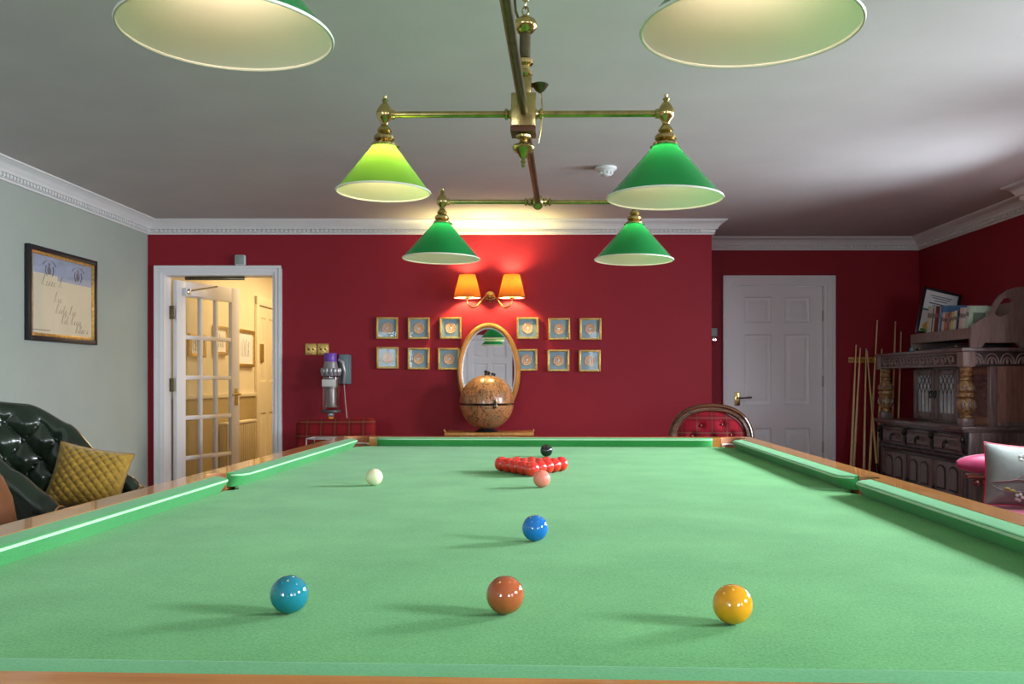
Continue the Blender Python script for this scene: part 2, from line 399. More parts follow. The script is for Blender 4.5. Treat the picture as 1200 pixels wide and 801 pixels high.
# cornice: one moulding swept round the room, with dentils
path = [(XL(YN), YN), (XL(YB), YB), (XC, YB), (XC + .027, YR), (XR(YR), YR), (XR(6.12), 6.12), (3.42, 6.12), (XR2(YN), YN)]
prof = [(0, -.112), (.012, -.112), (.014, -.100), (.024, -.098), (.026, -.074), (.042, -.072), (.046, -.058), (.052, -.052), (.060, -.040), (.078, -.022), (.094, -.014), (.096, -.010), (.108, -.010), (.110, 0), (0, 0)]
def sweep_inside(path, prof, closed=True):
    n = len(path); b = MB(); rings = []
    for i in range(n):
        p = Vector(path[i]); a = Vector(path[i - 1]); c = Vector(path[(i + 1) % n])
        d0 = (p - a).normalized(); d1 = (c - p).normalized()
        n0 = Vector((d0.y, -d0.x)); n1 = Vector((d1.y, -d1.x))
        m = (n0 + n1); m = m / (m.dot(n0)) if m.length > 1e-6 else n0
        rings.append([(p.x + m.x * q, p.y + m.y * q, CEIL + z - .0005) for q, z in prof])
    k = len(prof); vs = [v for r in rings for v in r]; fs = []
    for i in range(n):
        i2 = (i + 1) % n
        for j in range(k - 1): fs.append((i * k + j, i * k + j + 1, i2 * k + j + 1, i2 * k + j))
    b.add(vs, fs); return b
b = sweep_inside(path, prof)
for i in range(len(path)):
    p = Vector(path[i]); c = Vector(path[(i + 1) % len(path)]); d = c - p; L = d.length; d.normalize(); nn = Vector((d.y, -d.x)); a = math.atan2(d.y, d.x)
    k = int(L / .036)
    for j in range(k):
        s = (j + .5) * L / k
        if s < .06 or s > L - .06: continue
        b.box(s - .010, s + .010, -.040, -.024, CEIL - .096, CEIL - .075, M=T(p.x, p.y, 0) @ RZ(a))
b.build('trim_1', M['cornice'])['kind'] = 'structure'
# skirting boards
def skirting(side, p0, p1):
    p0, p1 = Vector((*p0, 0)), Vector((*p1, 0)); d = p1 - p0
    b = MB().box(.0, d.length, -.018, -.001, .001, .13).box(0, d.length, -.011, -.001, .13, .15)
    o = b.build('baseboard_' + side, M['white']); o.location = p0; o.rotation_euler = (0, 0, math.atan2(d.y, d.x)); o['kind'] = 'structure'
skirting('left', (XL(YN), YN), (XL(YB) , YB)); skirting('back', (D1O[1], YB), (XC, YB))
skirting('recess', (D2O[1], YR), (XR(YR), YR)); skirting('right', (XR(YR), YR), (XR(6.12), 6.12)); skirting('right_window', tuple(pl0), tuple(pl1))
# ---- architraves
def architrave(parent, inn, out, y, depth):
    b = MB()
    (x0, x1, zt), (X0, X1, ZT) = inn, out
    for side in (0, 1):
        xa, xb = (X0, x0) if side == 0 else (X1, x1)
        w = xb - xa
        for (f0, f1, t) in [(0, .30, .030), (.30, .42, .020), (.42, .72, .024), (.72, 1.0, .014)]:
            b.box(xa + w * f0, xa + w * f1, y - t, y - .001, 0.002, ZT - (ZT - zt) * f0 if True else ZT)
    h = ZT - zt
    for (f0, f1, t) in [(0, .30, .0301), (.30, .42, .0201), (.42, .72, .0241), (.72, 1.0, .0141)]:
        b.box(X0 + (x0 - X0) * f0, X1 + (x1 - X1) * f0, y - t, y - .001, ZT - h * f1, ZT - h * f0)
    # jamb lining
    b.box(x0 - .028, x0, y - .001, y + depth, 0.002, zt + .028); b.box(x1, x1 + .028, y - .001, y + depth, 0.002, zt + .028)
    b.box(x0, x1, y - .001, y + depth, zt, zt + .028)
    return b.build('door_frame', M['white'], parent)
# ---- door 1: glazed door opening into the hall
d1 = struct_empty('door_1')
fr = architrave(d1, D1, D1O, YB, .16)
for z in (1.72, 1.12):
    MB().box(-2.836, -2.795, 7.60, 7.606, z - .055, z + .055, .001).lathe([(.007, -.055), (.007, .055)], 10, M=T(-2.797, 7.598, z)).build('hinge', M['dark_brass'], d1)
MB().box(-2.70, -2.21, 7.575, 7.60, 1.985, 2.012, .003).build('closer_track', M['dark_brass'], d1)
leaf_w, leaf_h = .80, 1.985
b = MB(); st = .105
b.box(0, st, -.02, .02, .008, leaf_h, .003); b.box(leaf_w - st, leaf_w, -.02, .02, .008, leaf_h, .003)
b.box(st, leaf_w - st, -.02, .02, leaf_h - .13, leaf_h, .003); b.box(st, leaf_w - st, -.02, .02, .008, .16, .003)
gw = (leaf_w - 2 * st) / 3; gh = (leaf_h - .13 - .16) / 5
for k in (1, 2): b.box(st + gw * k - .017, st + gw * k + .017, -.017, .017, .16, leaf_h - .13, .006)
for k in (1, 2, 3, 4): b.box(st, leaf_w - st, -.0172, .0172, .16 + gh * k - .018, .16 + gh * k + .018, .006)
leaf = b.build('door_leaf', M['white'], d1, loc=(-2.795, 7.615, .004), rot=(0, 0, math.radians(68)))
MB().box(st - .004, leaf_w - st + .004, -.002, .002, .155, leaf_h - .125).build('pane', M['glass'], leaf)
b = MB().box(.730, .772, -.026, -.0201, .93, 1.08, .002)
b.lathe([(.012, 0), (.012, .045)], 10, M=T(.75, -.024, 1.03) @ RX(PI / 2)); b.tube([(.755, -.066, 1.03), (.70, -.07, 1.032), (.645, -.066, 1.026)], [.009, .008, .007], 8)
b.build('door_handle', M['brass'], leaf)
b = MB().box(.06, .32, -.062, -.0201, 1.86, 1.925, .006)
b.lathe([(.026, 0), (.026, .012), (.018, .018)], 14, 1, M=T(.09, -.062, 1.893) @ RX(PI / 2)); b.tube([(.09, -.085, 1.9), (.33, -.16, 1.955), (.40, .30, 1.97)][:2], .008, 6, 1)
b.build('door_closer', [M['white'], M['chrome']], leaf)
# ---- door 2: white six-panel door in the recess
def six_panel(b, x0, x1, z0, z1, y, panels, M4=None):
    """leaf whose face looks to -y at depth y; panels = list of (xa,xb,za,zb): recessed field with a raised centre"""
    cuts = sorted({x0, x1, *[p[0] for p in panels], *[p[1] for p in panels]}); zc = sorted({z0, z1, *[p[2] for p in panels], *[p[3] for p in panels]})
    for i in range(len(cuts) - 1):
        for j in range(len(zc) - 1):
            cx, cz = (cuts[i] + cuts[i + 1]) / 2, (zc[j] + zc[j + 1]) / 2
            if any(p[0] < cx < p[1] and p[2] < cz < p[3] for p in panels): continue
            b.add([(cuts[i], y, zc[j]), (cuts[i + 1], y, zc[j]), (cuts[i + 1], y, zc[j + 1]), (cuts[i], y, zc[j + 1])], [(0, 1, 2, 3)], 0, M4)
    for (xa, xb, za, zb) in panels:
        rings = []
        for (ins, dy) in [(0, 0), (.006, .013), (.014, .016), (.032, .014), (.052, .003), (.056, .003)]:
            rings += [(xa + ins, y + dy, za + ins), (xb - ins, y + dy, za + ins), (xb - ins, y + dy, zb - ins), (xa + ins, y + dy, zb - ins)]
        fs = []
        for k in range(5):
            for q in range(4): fs.append((k * 4 + q, k * 4 + (q + 1) % 4, k * 4 + 4 + (q + 1) % 4, k * 4 + 4 + q))
        fs.append((20, 21, 22, 23)); b.add(rings, fs, 0, M4)
    b.box(x0, x1, y + .018, y + .04, z0, z1, M=M4)
    for (xa, xb) in ((x0, x0 + .002), (x1 - .002, x1)): b.box(xa, xb, y + .0002, y + .02, z0, z1, M=M4)
    b.box(x0, x1, y + .0002, y + .02, z1 - .002, z1, M=M4)
d2 = struct_empty('door_2'); architrave(d2, D2, D2O, YR, .16)
b = MB(); x0, x1 = D2[0] + .004, D2[1] - .004
def U2X(u): return (u - U0) / F * (YR + .02)
def V2Z(v): return CZ - (v - V0) / F * (YR + .02)
cols = [(U2X(872.5), U2X(904)), (U2X(919.5), U2X(949))]
rows = [(V2Z(377.5), V2Z(348)), (V2Z(473.5), V2Z(391.5)), (.24, V2Z(501.5))]
six_panel(b, x0, x1, .006, D2[2] - .004, YR + .022, [(c[0], c[1], r[0], r[1]) for c in cols for r in rows])
lf = b.build('door_leaf', M['white'], d2)
hx = U2X(864)
b = MB().box(hx - .024, hx + .024, YR + .014, YR + .0215, V2Z(475), V2Z(459.5), .002)
b.lathe([(.012, 0), (.012, .05)], 10, M=T(hx, YR + .018, V2Z(466)) @ RX(PI / 2)); b.build('door_handle', M['brass'], lf)
MB().tube([(hx - .002, YR - .036, V2Z(466)), (hx + .06, YR - .038, V2Z(465.7)), (hx + .115, YR - .034, V2Z(465.2))], [.010, .009, .012], 8).build('lever', M['chrome'], lf)
for z in (1.75, .55, 1.15):
    MB().box(D2[1] - .006, D2[1] + .012, YR + .006, YR + .0135, z - .05, z + .05, .001).build('hinge', M['dark_brass'], d2)
# ---- double panelled door behind the viewer (seen in the mirror)
d4 = struct_empty('door_4'); b = MB(); R180 = T(-.30, YN, 0) @ RZ(PI)
for o in (-.92, 0.02):
    six_panel(b, o, o + .90, .006, 2.03, -.03, [(o + .12 + c * .37, o + .41 + c * .37, z0, z1) for c in (0, 1) for (z0, z1) in ((.24, .82), (.98, 1.56), (1.68, 1.92))], R180)
b.build('door_leaf', M['white'], d4)
MB().box(-1.03, -.925, -.045, -.002, .003, 2.13, M=R180).box(.925, 1.03, -.045, -.002, .003, 2.13, M=R180).box(-.925, .925, -.045, -.002, 2.035, 2.13, M=R180).build('door_frame', M['white'], d4)
# ---- hall beyond the glazed door
def XH(y): return -2.85 + .03 * (y - 7.6)
wl = wall('wall_hall_left', (XH(7.66), 7.66), (XH(13.2), 13.2), M['hall_cream'])
wall('wall_hall_right', (-1.35, 13.2), (-1.35, 7.66), M['hall_cream'])
wall('wall_hall_end', (XH(13.2) - .1, 13.2), (-1.2, 13.2), M['hall_cream'])
flatbox('ceiling_hall', -3.4, -1.1, 8.75, 13.5, CEIL, CEIL + .12, M['ceiling'])
wall('wall_hall_front', (-1.35, 7.682), (-2.9, 7.682), M['hall_cream'], th=.02, openings=[(-1.35 - (D1[1] + .03), -1.35 - (D1[0] - .03), 0, D1[2] + .03)])
ang = math.atan2(.03 * 1, 1)
HM = T(XH(7.66), 7.66, 0) @ RZ(PI / 2 - ang)              # local x runs down the hall wall, -y is out of the wall
b = MB().box(0.02, 2.25, -.012, -.001, .16, .985, 0, 0, HM).box(3.15, 5.5, -.012, -.001, .16, .985, 0, 0, HM)
b.box(0.02, 2.25, -.026, -.001, .99, 1.03, .006, 1, HM).box(3.15, 5.5, -.026, -.001, .99, 1.03, .006, 1, HM)
b.box(0.02, 2.25, -.022, -.001, .002, .155, 0, 1, HM)
b.build('trim_2', [M['hall_tan'], M['hall_cream']])['kind'] = 'structure'
d3 = struct_empty('door_3'); d3.matrix_world = HM
b = MB()
for (a, c, t) in ((2.26, 2.345, .03), (3.06, 3.14, .03)): b.box(a, c, -t, -.001, .003, 2.07, .004)
b.box(2.26, 3.14, -.0301, -.001, 1.98, 2.075, .004); b.build('door_frame', M['hall_cream'], d3)
b = MB(); six_panel(b, 2.35, 3.055, .006, 1.975, -.008, [(2.35 + .1 + c * .31, 2.35 + .3 + c * .31, z0, z1) for c in (0, 1) for (z0, z1) in ((.22, .8), (1.15, 1.85))], None)
l3 = b.build('door_leaf', M['hall_cream'], d3)
MB().box(2.40, 2.54, -.018, -.0085, 1.36, 1.56, .002).build('brass_plaque', M['gold'], l3)
# ================================================================== SNOOKER TABLE
TL, TW, BED = 3.569, 1.778, .83
HL, HW = TL / 2, TW / 2
TY = -.0436
tbl = thing('snooker_table', 'full-size snooker table with bright green cloth and light mahogany rails', 'snooker table', (.0758, 2.7017, 0), TY)
CB = .058                                                 # cushion depth
CC = (HW + .035, HL + .035)                               # corner pocket centre
def mirror_pts(pts, sx, sy):
    q = [(x * sx, y * sy) for x, y in pts]; return q[::-1] if sx * sy < 0 else q
# bed with pocket bites
poly = []
e = .030
quarter = [(HW + e, .042)] + [(HW + e, CC[1] - .06)]
cr = .052
bx, by = HW + e, HL + e
cor = [(CC[0] + cr * math.cos(math.radians(a)), CC[1] + cr * math.sin(math.radians(a))) for a in range(264, 179, -12)]
mid = [(HW + .05 + .046 * math.cos(math.radians(a)), .046 * math.sin(math.radians(a))) for a in range(115, 181, 13)][::-1]
q1 = [p for p in mid] + [(bx, .045), (bx, CC[1] - .0518)] + cor + [(CC[0] - .0518, by)]
ring = q1 + mirror_pts(q1, -1, 1) + mirror_pts(q1, -1, -1) + mirror_pts(q1, 1, -1)
out = []
for p in ring:
    if not out or (abs(p[0] - out[-1][0]) + abs(p[1] - out[-1][1])) > 1e-5: out.append(p)
MB().prism(out, BED - .045, BED).build('playing_bed', M['cloth'], tbl)
# cushions: six lengths, ends rounded away into the pockets
def cushion(p0, p1, out_n, e0, e1):
    """nose line p0->p1 (2-D, table frame); out_n points away from the bed; e0,e1: end roundings"""
    p0, p1, n = Vector(p0), Vector(p1), Vector(out_n); L = (p1 - p0).length; d = (p1 - p0).normalized()
    ss = sorted({0, L, *[e0 * (1 - math.cos(PI / 2 * k / 8)) for k in range(9)], *[L - e1 * (1 - math.cos(PI / 2 * k / 8)) for k in range(9)], *[L * k / 12 for k in range(13)]})
    pf = [(.026, .0005), (.019, .010), (.007, .024), (0.0, .0335), (.0005, .0365), (.0028, .0384), (.006, .0400), (.014, .0412), (CB - .002, .0430), (CB - .002, .0005)]
    vs = []
    for s in ss:
        t0 = 0
        if s < e0: t0 = max(t0, (1 - math.sqrt(max(0, 1 - ((e0 - s) / e0) ** 2))) * min(e0, .045))
        if s > L - e1: t0 = max(t0, (1 - math.sqrt(max(0, 1 - ((s - L + e1) / e1) ** 2))) * min(e1, .045))
        for t, z in pf:
            tt = t0 + t * (CB - t0) / CB; q = p0 + d * s + n * tt; vs.append((q.x, q.y, BED + z))
    k = len(pf); b = MB(); flip = Vector((d.x, d.y)).cross(n) < 0 if hasattr(Vector((1, 0)), 'cross') else False
    for i in range(len(ss) - 1):
        for j in range(k):
            j2 = (j + 1) % k; q = (i * k + j, i * k + j2, (i + 1) * k + j2, (i + 1) * k + j)
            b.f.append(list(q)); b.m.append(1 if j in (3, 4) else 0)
    b.f.append(list(range(k))[::-1]); b.m.append(0); b.f.append(list(range((len(ss) - 1) * k, len(ss) * k))); b.m.append(0)
    b.v = [tuple(v) for v in vs]
    return b
gm, gc = .050, .062
for sx in (-1, 1):
    for sy in (-1, 1):
        cushion((sx * HW, sy * gm), (sx * HW, sy * (HL - gc)), (sx, 0), .062, .075).build('cushion', [M['cushion_cloth'], M['pale_cloth']], tbl)
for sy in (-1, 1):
    cushion((-(HW - gc), sy * HL), (HW - gc, sy * HL), (0, sy), .075, .075).build('cushion', [M['cushion_cloth'], M['pale_cloth']], tbl)
# wooden rails
RZ0, RZ1, RO = BED - .075, BED + .0435, .134
a_, c_ = HW + CB, HL + CB
b_, d_ = HW + RO, HL + RO
rr = .060
th0 = -math.degrees(math.acos((a_ - CC[0]) / rr))
cpts = [(CC[0] + rr * math.cos(math.radians(th0 + (45 - th0) * i / 8)), CC[1] + rr * math.sin(math.radians(th0 + (45 - th0) * i / 8))) for i in range(9)]
midb = [(a_ - .004 + .046 * math.cos(math.radians(t)), .046 * math.sin(math.radians(t))) for t in range(-84, 85, 12)]
right = [(a_, .0462)] + cpts + [(b_ - .012, d_ - .012)] + [(b_, d_ - .035)] + [(b_, -(d_ - .035)), (b_ - .012, -(d_ - .012))] + [(x, -y) for x, y in cpts[::-1]] + [(a_, -.0462)] + midb
for sx in (-1, 1):
    pts = right if sx == 1 else [(-x, y) for x, y in right]
    MB().prism(pts, RZ0, RZ1).build('rail', M['rail_wood_y'], tbl)
th1 = 180 - math.degrees(math.asin((c_ - CC[1]) / rr))
ept = [(CC[0] + rr * math.cos(math.radians(th1 + (45 - th1) * i / 8)), CC[1] + rr * math.sin(math.radians(th1 + (45 - th1) * i / 8))) for i in range(9)]
# keep the part of the arc that lies beyond the end cushion
end = ept + [(b_ - .0125, d_ - .0115), (b_ - .035, d_), (-(b_ - .035), d_), (-(b_ - .0125), d_ - .0115)] + [(-x, y) for x, y in ept[::-1]]
for sy in (-1, 1):
    MB().prism([(x, y * sy) for x, y in end], RZ0, RZ1 + .0002).build('rail', M['rail_wood_x'], tbl)
# pockets: leather facing, net
def pocket(cx, cy, a0, a1, r):
    b = MB(); n = 14
    def ringpt(u, v):
        a = math.radians(a0 + (a1 - a0) * u); rad = r * (1 - .35 * max(0, v - .35)); return (cx + rad * math.cos(a), cy + rad * math.sin(a), BED + .041 - .085 * v)
    b.grid(ringpt, n, 6)
    def rp2(u, v):
        a = math.radians(a0 + (a1 - a0) * u); rad = r - .006; return (cx + rad * math.cos(a) * 1.0, cy + rad * math.sin(a), BED + .041 - .085 * v)
    po = b.build('pocket', M['leather_tan'], tbl)
    nb = MB()
    for k in range(9):
        a = 2 * PI * k / 9
        nb.tube([(cx + r * .8 * math.cos(a), cy + r * .8 * math.sin(a), BED - .036), (cx + r * .85 * math.cos(a + .3), cy + r * .85 * math.sin(a + .3), BED - .10), (cx + r * .3 * math.cos(a + .6), cy + r * .3 * math.sin(a + .6), BED - .17)], .003, 5)
    for zz, rad in ((-.037, .82), (-.07, .85), (-.10, .85), (-.14, .55)):
        nb.tube([(cx + r * rad * math.cos(2 * PI * k / 16), cy + r * rad * math.sin(2 * PI * k / 16), BED + zz) for k in range(16)], .003, 5, closed=True)
    nb.build('pocket_net', M['net'], po)
    fb = MB()
    pts = [(cx + (r - .003) * math.cos(math.radians(a0 + (a1 - a0) * k / 12)), cy + (r - .003) * math.sin(math.radians(a0 + (a1 - a0) * k / 12)), BED + .010) for k in range(13)]
    fb.tube(pts, .0045, 6); fb.build('pocket_fringe', M['net'], po)
for sx in (-1, 1):
    for sy in (-1, 1):
        base = {(1, 1): 45, (-1, 1): 135, (-1, -1): 225, (1, -1): 315}[(sx, sy)]
        pocket(sx * CC[0], sy * CC[1], base - 112, base + 112, .0585)
    base = 0 if sx > 0 else 180
    pocket(sx * (a_ - .004), 0, base - 84, base + 84, .0448)
# under-frame and eight turned legs
b = MB()
for sx in (-1, 1): b.box(sx * (HW - .02), sx * (HW + .04), -HL, HL, .60, BED - .076, .006)
for sy in (-1, 1): b.box(-HW, HW, sy * (HL - .02), sy * (HL + .04), .6001, BED - .0761, .006)
b.build('apron', M['mahogany'], tbl)
for sx in (-1, 1):
    for k in range(4):
        y = (-1.5 + k) * 1.05
        MB().box(sx * .80 - .075, sx * .80 + .075, y - .075, y + .075, .45, .7, .006).lathe([(.06, 0.001), (.065, .04), (.045, .07), (.05, .1), (.075, .16), (.085, .25), (.075, .34), (.055, .38), (.07, .40), (.07, .45)], 20, M=T(sx * .80, y, 0)).build('leg', M['mahogany'], tbl)
for sy in (-1, 1): pass
# ------------------------------------------------------------------ balls
R = .02625
def ballmat(name, c): return mat(name, c, .08, spec=.55, coat=.6)
BM = {'red': ballmat('red_ball_resin', (.78, .03, .022, 1)), 'black': ballmat('black_ball_resin', (.012, .012, .014, 1)), 'pink': mat('pink_ball_resin', (.92, .25, .19, 1), .3, spec=.4),
      'blue': ballmat('blue_ball_resin', (.008, .16, .52, 1)), 'green': ballmat('teal_ball_resin', (.010, .20, .27, 1)), 'brown': ballmat('brown_ball_resin', (.42, .095, .03, 1)),
      'yellow': ballmat('yellow_ball_resin', (.80, .33, .008, 1)), 'white': mat('ivory_ball_resin', (.80, .76, .50, 1), .25, spec=.4)}
bm = bmesh.new(); bmesh.ops.create_uvsphere(bm, u_segments=48, v_segments=28, radius=R)
bme = {}
for k, m in BM.items():
    me = bpy.data.meshes.new('snooker_ball'); bm.to_mesh(me); me.materials.append(m)
    me.polygons.foreach_set('use_smooth', [True] * len(me.polygons)); bme[k] = me
bm.free()
def put_ball(kind, x, y, label, group=None):
    o = bpy.data.objects.new('snooker_ball', bme[kind]); COL.objects.link(o); o.location = (x, y, BED + R + .0003); o.rotation_euler = (.3, .4, random.random() * 6)
    return tag(o, label, 'snooker ball', group)
def ball_at(kind, u, vb, label):
    d = F * (CZ - BED) / (vb - V0); d += R * math.tan((CZ - BED) / d / 2) ; put_ball(kind, (u - U0) / F * d, d, label)
ball_at('white', 438.5, 568.8, 'ivory white cue ball alone near the left cushion')
ball_at('pink', 634.8, 571.0, 'pink snooker ball just in front of the red triangle')
ball_at('black', 640.3, 535.0, 'black snooker ball behind the red triangle')
ball_at('blue', 627.0, 634.2, 'blue snooker ball alone in the middle of the table')
ball_at('green', 339.0, 719.2, 'teal green snooker ball at the near left of the cloth')
ball_at('brown', 592.0, 720.0, 'brown snooker ball in the middle of the nearest row')
ball_at('yellow', 858.5, 732.0, 'yellow snooker ball at the near right of the cloth')
ax, ay = (623.0 - U0) / F * 3.092, 3.092
rows = ['tip', 'second row', 'third row', 'fourth row', 'back row']
ords = {1: [''], 2: ['left', 'right'], 3: ['left', 'middle', 'right'], 4: ['leftmost', 'second from left', 'third from left', 'rightmost'], 5: ['leftmost', 'second from left', 'middle', 'fourth from left', 'rightmost']}
for i in range(5):
    for j in range(i + 1):
        lx, ly = (j - i / 2) * 2.005 * R, i * 2.005 * R * math.sqrt(3) / 2
        x = ax + lx * math.cos(TY * .3) - ly * math.sin(TY * .3); y = ay + lx * math.sin(TY * .3) + ly * math.cos(TY * .3)
        lab = 'red snooker ball at the near tip of the triangle, beside the pink' if i == 0 else 'red snooker ball, %s in the %s of the triangle from its tip' % (ords[i + 1][j], rows[i])
        if i == 4: lab = 'red snooker ball, %s of the five in the back row of the triangle' % ords[5][j]
        put_ball('red', x, y, lab, 'red balls racked in a triangle')

# ================================================================== THE LAMP OVER THE TABLE
FB_H = CZ + .784                                              # height of the bars
fy = math.radians(-3.5); tilt = .014
fix = thing('billiard_light', 'long brass snooker light with six green glass cone shades over the table', 'ceiling light', (.035, 2.70, FB_H))
fix.rotation_euler = (-.0115, tilt, fy)
SP, HC = 1.25, .414                                          # bar spacing, half cross-bar
MB().tube([(0, -SP - .01, .0), (0, SP, .0)], .0135, 14).build('long_bar', M['dark_brass'], fix)
BALLP = [(.004, -.034), (.010, -.032), (.018, -.026), (.027, -.012), (.029, 0), (.027, .012), (.018, .024), (.008, .030)]
for k in (-1, 0, 1):
    y = k * SP; b = MB()
    for sx in (-1, 1):
        b.tube([(sx * .03, y, 0), (sx * (HC - .026), y, 0)], .0098, 12)
        b.lathe([(.0098, 0), (.016, .003), (.016, .010), (.0105, .013), (.015, .02), (.019, .030)], 14, M=T(sx * .058, y, 0) @ RY(-sx * PI / 2) )
        b.lathe([(.0098, 0), (.014, .003), (.0145, .012), (.0100, .016)], 12, M=T(sx * (HC - .032), y, 0) @ RY(sx * PI / 2))
    if k: b.lathe(BALLP, 18, M=T(0, y, 0))
    b.build('cross_bar', M['brass'], fix)
b = MB().box(-.036, .036, -.04, .04, -.045, .052, .003)
b.build('centre_box', M['brass'], fix)
MB().box(-.037, .037, -.041, .041, -.0605, -.0455, .001).build('wood_base', M['brown_block'], fix)
MB().lathe([(.002, -.157), (.006, -.152), (.004, -.146), (.008, -.140), (.005, -.132), (.012, -.126), (.016, -.118), (.031, -.106), (.033, -.098), (.030, -.092), (.014, -.086), (.010, -.076), (.022, -.070), (.023, -.064), (.009, -.0607)], 20).build('lower_finial', M['brass'], fix)
MB().box(-.022, .022, -.022, .022, .0525, .105, .003).lathe([(.016, .105), (.024, .115), (.024, .125), (.016, .13), (.016, .14), (.025, .147), (.026, .158), (.017, .165)], 18).build('upper_collar', M['brass'], fix)
MB().lathe([(.0165, .165), (.0165, .235)], 16).build('suspension_tube', M['dark_brass'], fix)
MB().lathe([(.01, .233), (.022, .240), (.036, .256), (.037, .264), (.030, .277), (.012, .288), (.008, .292)], 20).build('suspension_ball', M['brass'], fix)
b = MB(); z = .292; k = 0
while z < CEIL - FB_H - .05:
    ring = [(.009 * math.cos(2 * PI * q / 12), 0, z + .012 + .014 * math.sin(2 * PI * q / 12)) for q in range(12)]
    b.tube(ring, .0025, 6, M=RZ(PI / 2 * (k % 2)), closed=True); z += .021; k += 1
b.build('chain', M['brass'], fix)
MB().lathe([(.006, z - .01), (.02, CEIL - FB_H - .045), (.05, CEIL - FB_H - .02), (.055, CEIL - FB_H - .002)], 24).build('ceiling_rose', M['brass'], fix)
MB().tube([(-.012, 0, .26), (-.028, -.01, .30), (-.034, 0, .36), (-.02, 0, CEIL - FB_H - .02)], .004, 6).build('cable', M['dark_brass'], fix)
MB().lathe([(.003, 0), (.012, .006), (.026, .024), (.022, .027), (.004, .028)], 14, M=T(.046, 0, .062)).tube([(.02, 0, .085), (.062, 0, .088)], .007, 8).build('pull_switch', M['dark_brass'], fix)
MB().tube([(.050, 0, .062), (.054, -.004, .02), (.05, -.004, -.05), (.044, -.004, -.085)], .002, 6).build('pull_cord', M['brass'], fix)
def make_lamp(x, y, rad, hgt, ms, small=False):
    b = MB()
    b.lathe([(.002, .058), (.006, .055), (.004, .048), (.010, .043), (.006, .036), (.012, .030), (.016, .024), (.024, .010), (.025, 0), (.021, -.012), (.012, -.022), (.010, -.030), (.014, -.036),
             (.020, -.044), (.022, -.050), (.016, -.055), (.024, -.058), (.031, -.066), (.031, -.074), (.024, -.077), (.028, -.08), (.037, -.088), (.037, -.098), (.030, -.10)], 20, M=T(x, y, 0))
    for a in range(3): b.tube([(x + .030 * math.cos(a * 2.1 + .5), y + .030 * math.sin(a * 2.1 + .5), -.092), (x + .048 * math.cos(a * 2.1 + .5), y + .048 * math.sin(a * 2.1 + .5), -.092)], .004, 6)
    holder = b.build('lamp_holder', M['brass'], fix)
    zt, zb = -.095, -.095 - hgt
    sh = MB().lathe(([(.036, zt + .006), (.037, zt), (.039, zt - .004)] + [(.039 + (rad - .039) * t, zt - .004 + (zb - zt + .004) * t) for t in (.1, .25, .4, .55, .7, .85, .97, 1)])[::-1], 56, cap=False).build('lamp_shade', ms, fix, loc=(x, y, 0), recalc=False)
    MB().tube([(rad * math.cos(2 * PI * q / 56), rad * math.sin(2 * PI * q / 56), zb) for q in range(56)], .0028, 6, closed=True).build('rim', M['rim_glass'], sh)
    bl = MB().lathe([(.004, -.155), (.014, -.152), (.024, -.140), (.026, -.126), (.020, -.112), (.013, -.104), (.012, -.09)], 14, cap=True)
    o = bl.build('bulb', M['bulb_small'] if small else M['bulb'], sh)
for k in (-1, 0, 1):
    for sx in (-1, 1):
        if k == 0 and sx == -1: make_lamp(sx * HC, k * SP, .139, .135, M['shade_lime'], True)
        else: make_lamp(sx * HC, k * SP, .167, .152, M['shade_green'])
# ================================================================== ON THE WALLS
def YW(v, d=YB): return CZ - (v - V0) / F * d
def XW(u, d=YB): return (u - U0) / F * d
# twelve small gilt-framed medallion pictures
M['mat_blue'] = mat('blue_grey_mount', (.25, .36, .42, 1), .6, var=.12, vscale=12)
M['medal_gold'] = mat('pale_gilt_ring', (.66, .40, .24, 1), .5, var=.25, vscale=80)
M['medal_dark'] = mat('dark_portrait', (.20, .17, .20, 1), .6, var=.6, vscale=90)
M['medal_light'] = mat('pale_portrait', (.62, .64, .70, 1), .6, var=.3, vscale=80)
def small_picture(cx, cz, label, i):
    S, t = .0885, .020
    r = thing('framed_picture', label, 'picture', (cx, YB - .002, cz), 0, 'small gilt-framed medallions on the red wall')
    r.rotation_euler = (0, random.uniform(-.012, .012), 0)
    b = MB()
    for (x0, x1, z0, z1) in ((-S, -S + .016, -S, S), (S - .016, S, -S, S), (-S + .016, S - .016, -S, -S + .016), (-S + .016, S - .016, S - .016, S)):
        b.box(x0, x1, -.030, -.001, z0, z1, .003)
    for k in range(9):                                            # beaded gilt edge
        q = -S + .01 + k * (2 * S - .02) / 8
        for (x, z) in ((q, S - .007), (q, -S + .007), (S - .007, q), (-S + .007, q)): b.ball((x, -.030, z), .0042, 6, 4)
    b.build('frame', M['gold'], r)
    MB().box(-S + .015, S - .015, -.012, -.002, -S + .015, S - .015).build('mount', M['mat_blue'], r)
    p = MB(); Q = RX(PI / 2)
    p.lathe([(.044, 0), (.044, .004), (.040, .006), (.036, .003)], 28, 0, T(0, -.0122, 0) @ Q)
    p.lathe([(.036, 0), (.030, .0015)], 28, 1, T(0, -.0123, 0) @ Q).lathe([(.0295, 0), (.0295, .003), (.026, .004), (.022, .002)], 24, 0, T(0, -.0122, 0) @ Q)
    p.lathe([(.0215, 0), (.018, .002)], 20, 2, T(0, -.0124, 0) @ Q)
    p.ball((random.uniform(-.004, .004), -.0146, -.002), .011, 10, 6, 3, sc=(1, .2, 1.1)).ball((random.uniform(-.008, .004), -.0146, .010), .006, 8, 5, 1, sc=(1, .25, 1))
    p.build('medallion', [M['medal_gold'], M['medal_dark'], M['medal_dark'], M['medal_light']], r)
    MB().box(-S + .015, S - .015, -.0225, -.021, -S + .015, S - .015).build('glazing', M['pic_glass'], r)
